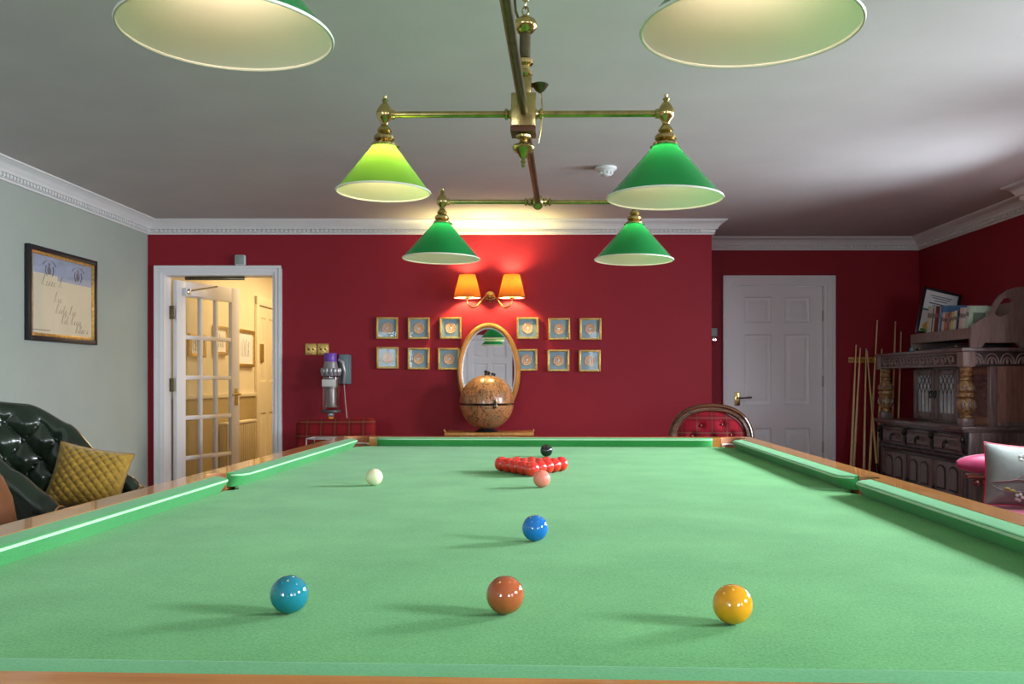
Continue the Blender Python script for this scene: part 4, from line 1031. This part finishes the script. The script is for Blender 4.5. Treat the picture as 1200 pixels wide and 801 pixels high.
endf = [(.0, 0), (.06, 0), (.09, .03), (.31, .03), (.34, 0), (.40, 0), (.40, .14), (.30, .15), (.12, .18), (0, .2)]
part(MB().prism(endf, .975, 1.0, M=SW), 'end_board', 'oak_rack', rk)
part(MB().box(.0285, .9745, .385, .402, .066, .142, .003), 'front_board', 'oak_rack', rk)
part(MB().box(.0285, .9745, .02, .3845, .07, .086), 'shelf_board', 'oak_rack', rk)
part(MB().box(.0285, .9745, .003, .0195, .07, .335), 'back_board', 'oak_rack', rk)
cs = thing('flat_case', 'flat black case lying on the cupboard under the book rack', 'case'); on_cab(cs, .10, .05, 1.3855)
MB().box(0, 1.03, 0.045, .33, .001, .026, .004).box(.0, 1.03, .045, .33, .0265, .030, .002).build('case_body', M['black'], cs)
for x in (.2, .8): MB().box(x, x + .04, .33, .336, .018, .028, .001).build('catch', M['brass'], cs)
gb = thing('glass_ornament', 'tiny blue-green glass ball on the front edge of the cupboard top', 'ornament'); on_cab(gb, .85, .475, 1.3853)
MB().ball((0, 0, .017), .0165, 16, 12).build('glass_ball', mat('turquoise_glass', (.03, .32, .42, 1), .08, coat=.5), gb)
MB().tube([(.0167 * math.cos(2 * PI * k / 16), 0, .017 + .0167 * math.sin(2 * PI * k / 16)) for k in range(16)], .002, 5, closed=True).build('band', M['gold'], gb)
# books, from the far end of the rack to the near end
BK = [('cream', (.66, .60, .47), .040, .262, 'thick cream book, tallest, nearest the framed notice'), ('white', (.72, .70, .64), .030, .258, 'tall off-white book between the thick cream one and the green one'), ('green', (.05, .09, .07), .014, .250, 'thin dark green book among the tall cream ones'),
      ('ivory', (.70, .64, .50), .026, .250, 'tall ivory book leaning against the dark red one'), ('dark red', (.17, .025, .03), .040, .252, 'thick dark red book in the rack'), ('maroon', (.11, .03, .035), .020, .246, 'narrow maroon book beside the thick dark red one'), ('pale', (.72, .74, .76), .012, .245, 'thin pale book between maroon and blue ones'), ('blue', (.08, .19, .36), .032, .252, 'tall blue book, last of the tall ones'),
      ('cream', (.70, .60, .50), .036, .195, 'short cream book just beyond the tall blue one'), ('orange', (.60, .20, .06), .022, .190, 'short orange book in the rack'), ('rose', (.55, .22, .24), .020, .186, 'short rose-coloured book beside the orange one'), ('violet', (.20, .10, .22), .018, .190, 'short violet book in the rack'), ('tan', (.46, .29, .12), .026, .182, 'short tan book before the yellow ones'),
      ('yellow', (.68, .58, .26), .034, .190, 'pale yellow book in the middle of the rack'), ('straw', (.70, .66, .48), .030, .196, 'straw-coloured book beside the pale yellow one'), ('sky', (.45, .55, .70), .012, .190, 'thin sky-blue book near the dark one'), ('navy', (.03, .035, .06), .030, .190, 'dark navy book between the pale blue and pink-white ones'),
      ('pinkwhite', (.68, .52, .50), .044, .208, 'thick pink-white book close to the shaped end of the rack'), ('white', (.74, .72, .70), .034, .205, 'white book close to the shaped end of the rack'), ('mint', (.52, .66, .52), .040, .215, 'pale green book seen through the handle hole of the rack')]
x = .80; la = math.radians(13); random.seed(3)
tot = sum(t for _, _, t, _, _ in BK) / math.cos(la)
scl = .66 / tot
for (nm, c, t, h, lab) in BK:
    t *= scl
    x -= t / math.cos(la)
    r = thing('book', lab, 'book', group='books in the rack on the cupboard')
    dep = random.uniform(.13, .155) if h < .22 else random.uniform(.17, .19)
    on_cab(r, x + .02, .372 + .01 - dep, 1.3855 + .0865, RY(-la))
    cm = mat('book_cover_' + nm, (*c, 1), .55, var=.12, vscale=30); bd = mat('spine_band_' + nm, tuple(min(1, q * 1.9 + .03) for q in c) + (1,) if max(c) < .4 else tuple(q * .35 for q in c) + (1,), .5)
    b = MB().box(.0003, .0022, 0, dep, 0, h).box(t - .0022, t - .0003, 0, dep, 0, h).box(.0003, t - .0003, dep - .0022, dep, 0, h, .0006)
    b.box(.001, t - .001, dep - .001, dep + .0006, h * .66, h * .80, 0, 1).box(.001, t - .001, dep - .001, dep + .0006, h * .12, h * .17, 0, 1)
    b.box(-.0004, .0004, dep * .2, dep * .8, h * .45, h * .8, 0, 1)
    b.build('cover', [cm, bd], r)
    MB().box(.0023, t - .0023, .004, dep - .0024, .004, h - .004).build('pages', M['paper'], r)
# framed notice leaning at the far end
pc = px(1099.5, 367.5, 7.43)
nt_ = thing('framed_notice', 'black framed notice leaning tilted at the far end of the book rack', 'picture', pc, rot=(math.radians(-10), math.radians(14), math.radians(-6)))
frame4(MB(), .150, .198, .022, -.010, .010, 0, .003).build('frame', M['black'], nt_)
MB().box(-.130, .130, -.003, .004, -.178, .178).build('notice_sheet', M['paper'], nt_)
b = MB()
for k, (w_, z_) in enumerate(((.085, .135), (.07, .118), (.05, .098), (.088, .07), (.06, .055))): b.box(-w_, w_, -.0045, -.0031, z_, z_ + (.007 if k != 3 else .010))
for k in range(12): b.box(-.02 + k * .008, -.014 + k * .008, -.0045, -.0031, .02 + .008 * (k % 3), .034 + .006 * (k % 4))
b.build('printed_lines', M['ink'], nt_)
b = MB().box(-.125, -.06, -.0045, -.0031, .005, .02, 0, 0).ball((-.06, -.0035, -.125), .045, 12, 8, 1, sc=(1, .06, .9)).ball((-.085, -.0035, -.160), .03, 10, 6, 2, sc=(1.2, .08, .5)).ball((-.02, -.0035, -.14), .03, 10, 6, 3, sc=(1, .08, 1))
b.build('colour_print', [mat('teal_print', (.02, .28, .25, 1), .6), mat('yellow_print', (.65, .40, .05, 1), .6), mat('leaf_print', (.12, .28, .05, 1), .6), mat('orange_print', (.55, .25, .08, 1), .6)], nt_)
MB().box(-.130, .130, -.0062, -.0052, -.178, .178).build('glazing', M['pic_glass'], nt_)

# ================================================================== CUES AND THEIR RACK
p = px(1011, 421.5, YR); r = thing('cue_rack', 'brass-clipped cue rack strip on the dark wall beside the cupboard', 'cue rack', (p.x, YR - .001, p.z))
MB().box(-.135, .155, -.016, -.001, -.026, .026, .004).build('strip', M['gold_wood'], r)
for k in range(6):
    x = -.115 + k * .048; MB().tube([(x - .013, -.017, .0), (x - .015, -.034, 0), (x - .008, -.044, 0)], .005, 6).tube([(x + .013, -.017, 0), (x + .015, -.034, 0), (x + .008, -.044, 0)], .005, 6).build('clip', M['brass'], r)
CUES = [((1003.2, 405.5), (997.2, 549), .38, 'pale ash cue with a dark butt, leftmost in the rack'), ((1008.2, 408), (1000.5, 545), .30, 'slim ash cue leaning just right of the leftmost one'), ((1015, 410), (1012.4, 551.5), 0, 'upright plain ash cue without a dark butt, crossed at its tip by a leaning cue'),
        ((1015.9, 410.5), (1028.6, 557), .42, 'ash cue leaning the other way, its dark butt towards the cupboard'), ((1028, 376.6), (1019, 552), .3, 'tall ash cue standing highest left of the cupboard'), ((1033.4, 409), (1030.4, 488), .3, 'ash cue half hidden by the cupboard front corner'),
        ((1049.3, 378), (1045.9, 488), .3, 'tall ash cue seen behind the far column of the cupboard'), ((1056, 388.5), (1053, 488), .3, 'reddish ash cue rightmost, seen behind the cupboard')]
for i, ((u0, v0), (u1, v1), dark, lab) in enumerate(CUES):
    tip = px(u0, v0, 8.352 - .02 * (i in (3, 1)))
    yb = 8.13 + .05 * (i % 3) if i < 6 else 8.2
    vf = V0 + (CZ - .003) / yb * F; ub = u0 + (u1 - u0) * (vf - v0) / (v1 - v0)
    foot = px(ub, vf, yb); r = thing('snooker_cue', lab, 'cue', foot, group='cues standing in the rack')
    d = tip - foot; n_ = 8; rad_ = [.0150 + (.0062 - .0150) * (k / n_) for k in range(n_ + 1)]
    pts = [d * (k / n_) for k in range(n_ + 1)]
    if dark:
        q = dark / d.length; cut = d * q; rc = .0150 + (.0062 - .0150) * q
        MB().tube([Vector((0, 0, 0)), cut * .5, cut], [.0150, (.0150 + rc) / 2, rc], 10).build('butt', M['dark_butt'], r)
        pts = [cut + (d - cut) * (k / n_) for k in range(n_ + 1)]; rad_ = [rc + (.0062 - rc) * k / n_ for k in range(n_ + 1)]
    MB().tube(pts, rad_, 10).build('shaft', M['ash'], r)
    MB().tube([d, d * (1 + .012 / d.length)], .0058, 8).build('tip', M['dark_brass'] if i % 2 else M['paper'], r)
# ================================================================== CHAIRS ON THE LEFT
def lerp_tab(x, tab):
    for (a, va), (b, vb) in zip(tab, tab[1:]):
        if x <= b:
            t = max(0, min(1, (x - a) / (b - a))); t = t * t * (3 - 2 * t) * .5 + t * .5; return va + (vb - va) * t
    return tab[-1][1]
ac = thing('tub_armchair', 'deep-buttoned dark green leather tub armchair by the pale left wall', 'armchair', (-2.30, 4.40, 0), math.radians(-3))
rin, sl, thk = .335, .40, .095
LW = 2 * sl + PI * rin
def wrap(s):                                                  # plan of the inside face and its outward normal
    if s < sl: return Vector((.35 - s, -rin)), Vector((0, -1))
    if s > LW - sl: return Vector((.35 - (LW - s), rin)), Vector((0, 1))
    a = -PI / 2 - (s - sl) / rin; n = Vector((math.cos(a), math.sin(a))); return Vector((.35 - sl, 0)) + n * rin, n
HT = [(0, .605), (.05, .655), (.20, .76), (.40, .925), (.56, 1.03), (.70, 1.05), (.93, 1.05)]
NI = 58
def tuft(s, z, e):
    a = (s - LW / 2) / .14; c = (z - .56) / .19
    p_, q_ = a + c, a - c
    h = abs(math.sin(PI * p_)) * abs(math.sin(PI * q_))
    return h ** .45
def sect(s):
    e = min(s, LW - s); H = lerp_tab(e, HT); P, n = wrap(s); pts = []
    lean = .10 * max(0, min(1, (e - .25) / .4))
    fade = max(0, min(1, (e - .06) / .10))
    for k in range(NI):
        z = .40 + (H - .06 - .40) * k / (NI - 1); t = lean * (z - .4) / .6
        t -= .042 * (tuft(s, z, e) - .4) * fade * min(1, (H - .05 - z) / .05 + .25)
        pts.append((t, z))
    tl = lean * (H - .46) / .6
    for k in range(1, 11):
        a = PI - PI * 1.15 * k / 10; pts.append((tl + .055 + .058 * math.cos(a), H - .055 + .058 * math.sin(a)))
    for k in range(1, 9): pts.append((thk + tl * (1 - k / 8) * .8 - .0, H - .10 + (.14 - H + .10) * k / 8))
    pts.append((.0, .14))
    return [(P.x + n.x * t, P.y + n.y * t, z) for t, z in pts]
NS = 230
secs = [sect(LW * i / (NS - 1)) for i in range(NS)]; K = len(secs[0])
b = MB(); vs = [v for s_ in secs for v in s_]; fs = []
for i in range(NS - 1):
    for j in range(K): fs.append((i * K + j, i * K + (j + 1) % K, (i + 1) * K + (j + 1) % K, (i + 1) * K + j))
fs.append(tuple(range(K))); fs.append(tuple(range((NS - 1) * K, NS * K)))
b.add(vs, fs); b.build('back_and_arms', M['green_leather'], ac, angle=50)
b = MB()
for s_ in (secs[0], secs[-1]):
    o_ = [Vector(p) + Vector((.006, 0, 0)) for p in s_[2:-2]]
    b.tube(o_[len(o_) // 2 - 6:], .004, 6)
    # scrolled front of the arm
    top = max(s_, key=lambda p: p[2])
b.build('piping', M['gold_wood'], ac)
for sg, s_ in ((-1, secs[0]), (1, secs[-1])):
    yc = sg * (rin + .05)
    MB().lathe([(.052, 0), (.052, .012), (.044, .02), (.002, .024)], 22, M=T(.35, yc, .555) @ RY(PI / 2)).box(.35, .365, yc - .035, yc + .035, .16, .51, .006).build('arm_front', M['green_leather'], ac)
proto = None
for i in range(-14, 15):
    for j in range(-1, 6):
        if (i + j) % 2: continue
        s = LW / 2 + i * .5 * .14; z = .56 + j * .5 * .19
        e = min(s, LW - s); H = lerp_tab(e, HT)
        if e < .16 or z > H - .09 or z < .47: continue
        P, n = wrap(s); lean = .10 * max(0, min(1, (e - .25) / .4)); t = lean * (z - .4) / .6 + .012
        me_loc = (P.x + n.x * t, P.y + n.y * t, z)
        if proto is None: proto = MB().ball((0, 0, 0), .013, 10, 7).build('button', M['green_leather'], ac, loc=me_loc)
        else:
            o = proto.copy(); COL.objects.link(o); o.location = me_loc
MB().box(-.30, .40, -.305, .305, .30, .46, .05, seg=4).build('seat_cushion', M['green_leather'], ac)
MB().box(-.28, .36, -.33, .33, .14, .2995, .02).build('seat_base', M['green_leather'], ac)
for (x, y) in ((.29, -.33), (.29, .33), (-.28, -.25), (-.28, .25)): MB().lathe([(.014, .001), (.02, .02), (.016, .05), (.028, .09), (.03, .139)], 12, M=T(x, y, 0)).build('leg', M['mahogany'], ac)
# cushions
def pillow(w, h, t, quilt=0, nu=60, nv=60, sag=.0):
    def f(side):
        def g(u, v):
            a, c = u * 2 - 1, v * 2 - 1
            e = max(0, (1 - abs(a) ** 2.6)) ** .6 * max(0, (1 - abs(c) ** 2.6)) ** .6
            pin = 1 - .07 * (1 - abs(c) ** 2) * abs(a) ** 2; pin2 = 1 - .07 * (1 - abs(a) ** 2) * abs(c) ** 2
            d = t / 2 * e
            if quilt:
                p_, q_ = (a + c) * quilt, (a - c) * quilt
                d += .010 * (abs(math.sin(PI * p_)) * abs(math.sin(PI * q_))) ** .5 * min(1, e * 2)
            d += sag * math.sin(a * 2.6 + 1) * math.cos(c * 3.1) * e
            return (a * w / 2 * pin, -side * d, c * h / 2 * pin2)
        return g
    return MB().grid(f(1), nu, nv).grid(f(-1), nu, nv, flip=True)
def piping(w, h, r):
    pts = []
    n = 24
    for (a0, c0, a1, c1) in ((-1, -1, 1, -1), (1, -1, 1, 1), (1, 1, -1, 1), (-1, 1, -1, -1)):
        for k in range(n):
            t = k / n; a = a0 + (a1 - a0) * t; c = c0 + (c1 - c0) * t
            pts.append((a * w / 2 * (1 - .07 * (1 - abs(c) ** 2) * abs(a) ** 2), 0, c * h / 2 * (1 - .07 * (1 - abs(a) ** 2) * abs(c) ** 2)))
    return MB().tube(pts, r, 6, closed=True)
pc = px(104, 560, 4.47)
cu = thing('cushion', 'mustard yellow quilted velvet cushion in the green leather armchair', 'cushion', pc, rot=(math.radians(-20), math.radians(11), math.radians(8)))
pillow(.35, .31, .13, 3.6, 110, 100).build('cover', M['mustard'], cu); piping(.35, .31, .004).build('piping', mat('bronze_cord', (.28, .14, .04, 1), .7), cu)
# brown leather chair, mostly outside the frame
bc = thing('leather_tub_chair', 'smooth brown leather tub chair in front of the green armchair', 'armchair', (-2.135, 3.12, 0), math.radians(150))
pf = [(.30, .10), (.36, .14), (.385, .30), (.405, .52), (.402, .64), (.385, .74), (.355, .815), (.315, .862), (.285, .868), (.268, .845), (.275, .74), (.29, .60), (.29, .40), (.28, .12)]
def shell(u, v):
    a = math.radians(70 + 220 * u); k = v * len(pf); i = int(k) % len(pf); r_, z_ = pf[i]
    e = min(u, 1 - u) * 220; hs = 1 - .22 * max(0, 1 - e / 60) ** 1.5
    return (r_ * math.cos(a), r_ * math.sin(a), z_ if z_ < .4 else .4 + (z_ - .4) * hs)
b = MB(); NU = 60; P_ = len(pf); vs = [shell(i / (NU - 1), j / P_ + 1e-6) for i in range(NU) for j in range(P_)]; fs = []
for i in range(NU - 1):
    for j in range(P_): fs.append((i * P_ + j, i * P_ + (j + 1) % P_, (i + 1) * P_ + (j + 1) % P_, (i + 1) * P_ + j))
fs.append(tuple(range(P_))); fs.append(tuple(range((NU - 1) * P_, NU * P_)))
b.add(vs, fs).build('back_and_arms', M['brown_leather'], bc, angle=50)
MB().lathe([(.02, .30), (.25, .30), (.285, .33), (.285, .42), (.25, .455), (.02, .465)], 36).build('seat_cushion', M['brown_leather'], bc)
MB().lathe([(.02, .12), (.27, .12), (.27, .2995), (.02, .2995)], 36).build('seat_base', M['brown_leather'], bc)
for k in range(4):
    a = PI / 4 + k * PI / 2; MB().lathe([(.016, .001), (.022, .119)], 12, M=T(.2 * math.cos(a), .2 * math.sin(a), 0)).build('leg', M['mahogany'], bc)

# tartan armchair under the vacuum
tc = thing('tartan_armchair', 'red tartan upholstered armchair in front of the vacuum', 'armchair', (-1.325, 6.72, 0), math.radians(3))
def backf(side):
    def g(u, v):
        a = u * 2 - 1; W_ = .298; x = a * W_; z = .36 + .505 * v
        crn = max(0, abs(a) - .86) / .14; z = min(z, .36 + .505 * v - .030 * crn ** 2.2 * v)
        ed = (1 - abs(a) ** 8) ** .5 * (1 - (abs(v * 2 - 1)) ** 10) ** .5
        y = .17 + .10 * v - .02 * (1 - a * a) - side * (.014 + .040 * ed)
        return (x, y, z + .008 * (a + .2) * v)
    return g
b = MB().grid(backf(1), 40, 24).grid(backf(-1), 40, 24, flip=True)
for (u, v0_) in (): pass
n_ = 40
rim_f = [backf(1)(i / 39, 1) for i in range(40)]; rim_b = [backf(-1)(i / 39, 1) for i in range(40)]
vs = rim_f + rim_b; b.add(vs, [(i, i + 1, 41 + i, 40 + i) for i in range(39)])
for uu in (0, 1):
    ra = [backf(1)(uu, i / 23) for i in range(24)]; rb = [backf(-1)(uu, i / 23) for i in range(24)]; b.add(ra + rb, [(i, i + 1, 25 + i, 24 + i) for i in range(23)])
b.build('backrest', M['tartan'], tc, angle=60)
MB().box(-.25, .25, -.30, .14, .30, .46, .05, seg=4).build('seat_cushion', M['tartan'], tc)
MB().box(-.26, .26, -.28, .16, .18, .2995, .015).build('seat_base', M['tartan'], tc)
for s in (-1, 1): MB().box(s * .255, s * .325, -.29, .18, .18, .60, .03, seg=3).build('armrest', M['tartan'], tc)
for (x, y) in ((.25, -.25), (-.25, -.25), (.25, .14), (-.25, .14)): MB().lathe([(.014, .001), (.024, .179)], 10, M=T(x, y, 0)).build('leg', M['mahogany'], tc)
# unclear pale-edged shape before the tartan chair, built as a clear box on a stool
p = px(381, 513.5, 6.05)
so = thing('wooden_stool', 'small wooden stool under the clear box, mostly hidden by the snooker table', 'stool', (p.x, p.y, 0))
MB().box(-.13, .13, -.12, .12, .655, .68, .006).build('seat', M['mahogany'], so)
for sx in (-1, 1):
    for sy in (-1, 1): MB().tube([(sx * .13, sy * .12, .012), (sx * .10, sy * .09, .656)], [.014, .018], 8).build('leg', M['mahogany'], so)
bx_ = thing('clear_box', 'unclear pale-edged shape built as a low clear box in front of the tartan chair', 'box', (p.x, p.y, .6805), math.radians(-6))
h_ = p.z - .6805
MB().box(-.10, .10, -.08, -.077, .004, h_).box(-.10, .10, .077, .08, .004, h_).box(-.10, -.097, -.077, .077, .004, h_).box(.097, .10, -.077, .077, .004, h_).build('glass_sides', M['glass'], bx_)
b = MB().box(-.102, .102, -.083, .083, .0005, .0038)
for s in (-1, 1): b.box(-.103, .103, s * .078, s * .084, h_ - .002, h_ + .006, .001).box(s * .097, s * .103, -.078, .078, h_ - .002, h_ + .0061, .001)
for sx in (-1, 1):
    for sy in (-1, 1): b.box(sx * .097, sx * .1035, sy * .078, sy * .0835, .0045, h_ - .0021)
b.build('rim', mat('pale_plastic_rim', (.45, .40, .38, 1), .4), bx_)
MB().box(-.05, .07, -.05, .05, .0045, h_ * .7, .006).build('contents', mat('pink_paper', (.6, .28, .26, 1), .7), bx_)

# balloon-back chair on the right
ch = thing('balloon_back_chair', 'oval-backed wooden chair with buttoned red tartan upholstery before the white door', 'chair', (1.337, 5.98, 0), math.radians(-2))
OA, OB = .283, .245; OC = .996 - OB
pr2 = [(0, .012), (-.004, -.006), (.004, -.020), (.014, -.024), (.022, -.016), (.028, -.014), (.036, -.020), (.046, -.018), (.052, -.006), (.050, .012), (.025, .022)]
def ring2(u, v):
    a = 2 * PI * u; k = int(round(v * len(pr2))) % len(pr2); t, y = pr2[k]; ex = .86
    ca, sa = math.cos(a), math.sin(a); cx_ = abs(ca) ** ex * (1 if ca >= 0 else -1); sx_ = abs(sa) ** ex * (1 if sa >= 0 else -1)
    return ((OA - t) * cx_, y + .20 + .07 * (OC + (OB) * sx_ - .5), OC + (OB - t) * sx_)
MB().grid(ring2, 72, len(pr2), cu=True, cv=True).build('back_frame', M['chair_wood'], ch, angle=60)
def padf(u, v):
    a = 2 * PI * u; q = v; x = (OA - .046) * q * math.cos(a); z = (OB - .046) * q * math.sin(a)
    d = .035 * (1 - q ** 3)
    for (bx2, bz2) in ((-.13, .03), (0, .02), (.13, .04), (-.07, .10), (.07, .11), (-.07, -.07), (.07, -.07), (0, -.15)):
        d -= .022 * math.exp(-((x - bx2) ** 2 + (z - bz2) ** 2) / .0006)
    return (x, .20 + .07 * (OC + z - .5) - d, OC + z)
pad = MB().grid(padf, 72, 40, cu=True).build('back_pad', M['tartan_dark'], ch, angle=70)
for (bx2, bz2) in ((-.13, .03), (0, .02), (.13, .04), (-.07, .10), (.07, .11), (-.07, -.07), (.07, -.07), (0, -.15)):
    MB().ball((bx2, .20 + .07 * (OC + bz2 - .5) - .017, OC + bz2), .008, 8, 6).build('button', M['mahogany'], pad)
MB().lathe([(.02, .40), (.25, .40), (.275, .42), (.265, .455), (.20, .475), (.02, .485)], 36, M=Matrix.Diagonal((1, .92, 1, 1))).build('seat', M['tartan_dark'], ch)
MB().lathe([(.02, .34), (.27, .34), (.28, .37), (.27, .3995), (.02, .3995)], 36, M=Matrix.Diagonal((1, .92, 1, 1))).build('seat_rail', M['chair_wood'], ch)
for s in (-1, 1):
    MB().tube([(s * .20, .19, .38), (s * .21, .21, .48), (s * .20, .214, .56)], [.02, .018, .018], 10).build('back_support', M['chair_wood'], ch)
    MB().tube([(s * .20, -.17, .36), (s * .225, -.20, .28), (s * .21, -.19, .15), (s * .20, -.19, .06), (s * .215, -.21, .016)], [.028, .028, .018, .013, .016], 10).build('leg', M['chair_wood'], ch)
    MB().tube([(s * .19, .18, .36), (s * .20, .22, .18), (s * .21, .26, .016)], [.022, .019, .015], 10).build('leg', M['chair_wood'], ch)

# pink settee on the right, its far arm in view
st_ = thing('pink_settee', 'pink velvet settee with padded arms on carved wood beside the cupboard', 'settee', (3.02, 4.98, 0), -PI / 2)
MB().box(-.72, .72, -.29, .26, .30, .40, .035, seg=4).build('seat_cushion', M['pink_velvet'], st_)
MB().box(-.70, .70, -.27, .30, .22, .2995, .01).build('seat_rail', M['red_wood'], st_)
b = MB().box(-.68, .68, .235, .30, .42, .86, .03, seg=3); b.build('backrest', M['pink_velvet'], st_)
MB().tube([(-.70, .27, .30), (-.70, .28, .84), (-.55, .28, .91), (-.25, .28, .88), (0, .28, .95), (.25, .28, .88), (.55, .28, .91), (.70, .28, .84), (.70, .27, .30)], .022, 8).build('back_frame', M['red_wood'], st_)
for s in (-1, 1):
    ax_ = s * .70
    prof_ = [(.0, -.275), (.018, -.270), (.034, -.245), (.048, -.205), (.058, -.15), (.062, -.10), (.060, -.065), (.050, -.048), (.03, -.042), (.001, -.041)]
    ap = MB(); ap.lathe([(max(r_, .0008), z_) for r_, z_ in prof_], 24, M=T(ax_, 0, .640) @ RX(-PI / 2) @ Matrix.Diagonal((.85, 1.0, 1, 1)))
    pad_ = ap.build('arm_pad', M['pink_velvet'], st_)
    b = MB()
    for k in range(9): b.ball((ax_, -.205 + k * .0165, .578), .008, 6, 5, sc=(2.2, .9, .9))
    b.build('fringe', mat('pale_braid', (.62, .36, .36, 1), .8), pad_)
    b = MB().box(ax_ - .025, ax_ + .025, -.215, .25, .552, .571, .005).ball((ax_, -.148, .523), .020, 12, 8).ball((ax_, -.148, .545), .012, 10, 6)
    b.tube([(ax_, -.115, .555), (ax_, -.085, .50), (ax_, -.055, .42), (ax_, -.065, .34), (ax_, -.10, .28)], [.016, .02, .023, .024, .025], 10)
    b.build('arm_support', M['red_wood'], st_)
    for y in (-.25, .27): MB().tube([(ax_ * .95, y, .23), (ax_ * .97, y + (-.03 if y < 0 else .03), .12), (ax_ * .96, y, .016)], [.028, .024, .015], 10).build('leg', M['red_wood'], st_)
pc = px(1199, 0, 5.40)
gc_ = thing('cushion', 'grey satin cushion embroidered with a branch, red piped, on the pink settee', 'cushion', (2.995, 5.43, .592), rot=(math.radians(-9), math.radians(4), math.radians(-4)))
gco = pillow(.40, .37, .13, 0, 50, 50, .006).build('cover', M['grey_satin'], gc_)
piping(.40, .37, .0045).build('piping', mat('red_piping', (.40, .02, .05, 1), .6), gc_)
M['branch'] = mat('brown_embroidery', (.16, .06, .06, 1), .7); M['blossom'] = mat('cream_embroidery', (.40, .41, .36, 1), .7); M['olive'] = mat('olive_embroidery', (.24, .20, .03, 1), .7)
def onp(x, z):
    a, c = x / .2, z / .185; e = max(0, (1 - abs(a) ** 2.6)) ** .6 * max(0, (1 - abs(c) ** 2.6)) ** .6; return (x, -.065 * e - .001 - abs(.006 * math.sin(a * 2.6 + 1) * math.cos(c * 3.1) * e), z)
b = MB().tube([onp(x, z) for x, z in ((-.185, -.055), (-.14, -.047), (-.09, -.042), (-.04, -.03), (.02, -.035), (.08, -.015), (.15, -.02))], [.004, .006, .006, .007, .006, .005, .004], 6, flat=.5)
b.tube([onp(x, z) for x, z in ((-.04, -.03), (.0, .0), (.05, .03), (.08, .08))], .004, 6, flat=.5)
b.build('embroidered_branch', M['branch'], gco)
b = MB()
b.tube([onp(x, z) for x, z in ((-.17, -.065), (-.13, -.09), (-.07, -.105), (-.01, -.095), (.06, -.10))], .003, 6, flat=.5)
for x, z in ((.0, .10), (.10, .03), (-.02, -.13)):
    for k in range(5): p = onp(x + .017 * math.cos(k * 1.256), z + .017 * math.sin(k * 1.256)); b.ball(p, .011, 7, 5, sc=(1, .3, 1))
b.build('embroidered_blossom', M['blossom'], gco)
b = MB()
for x, z in ((-.09, -.085), (-.06, -.095), (.03, .06)): b.ball(onp(x, z), .013, 8, 5, sc=(1.4, .3, .7))
b.build('embroidered_leaf', M['olive'], gco)
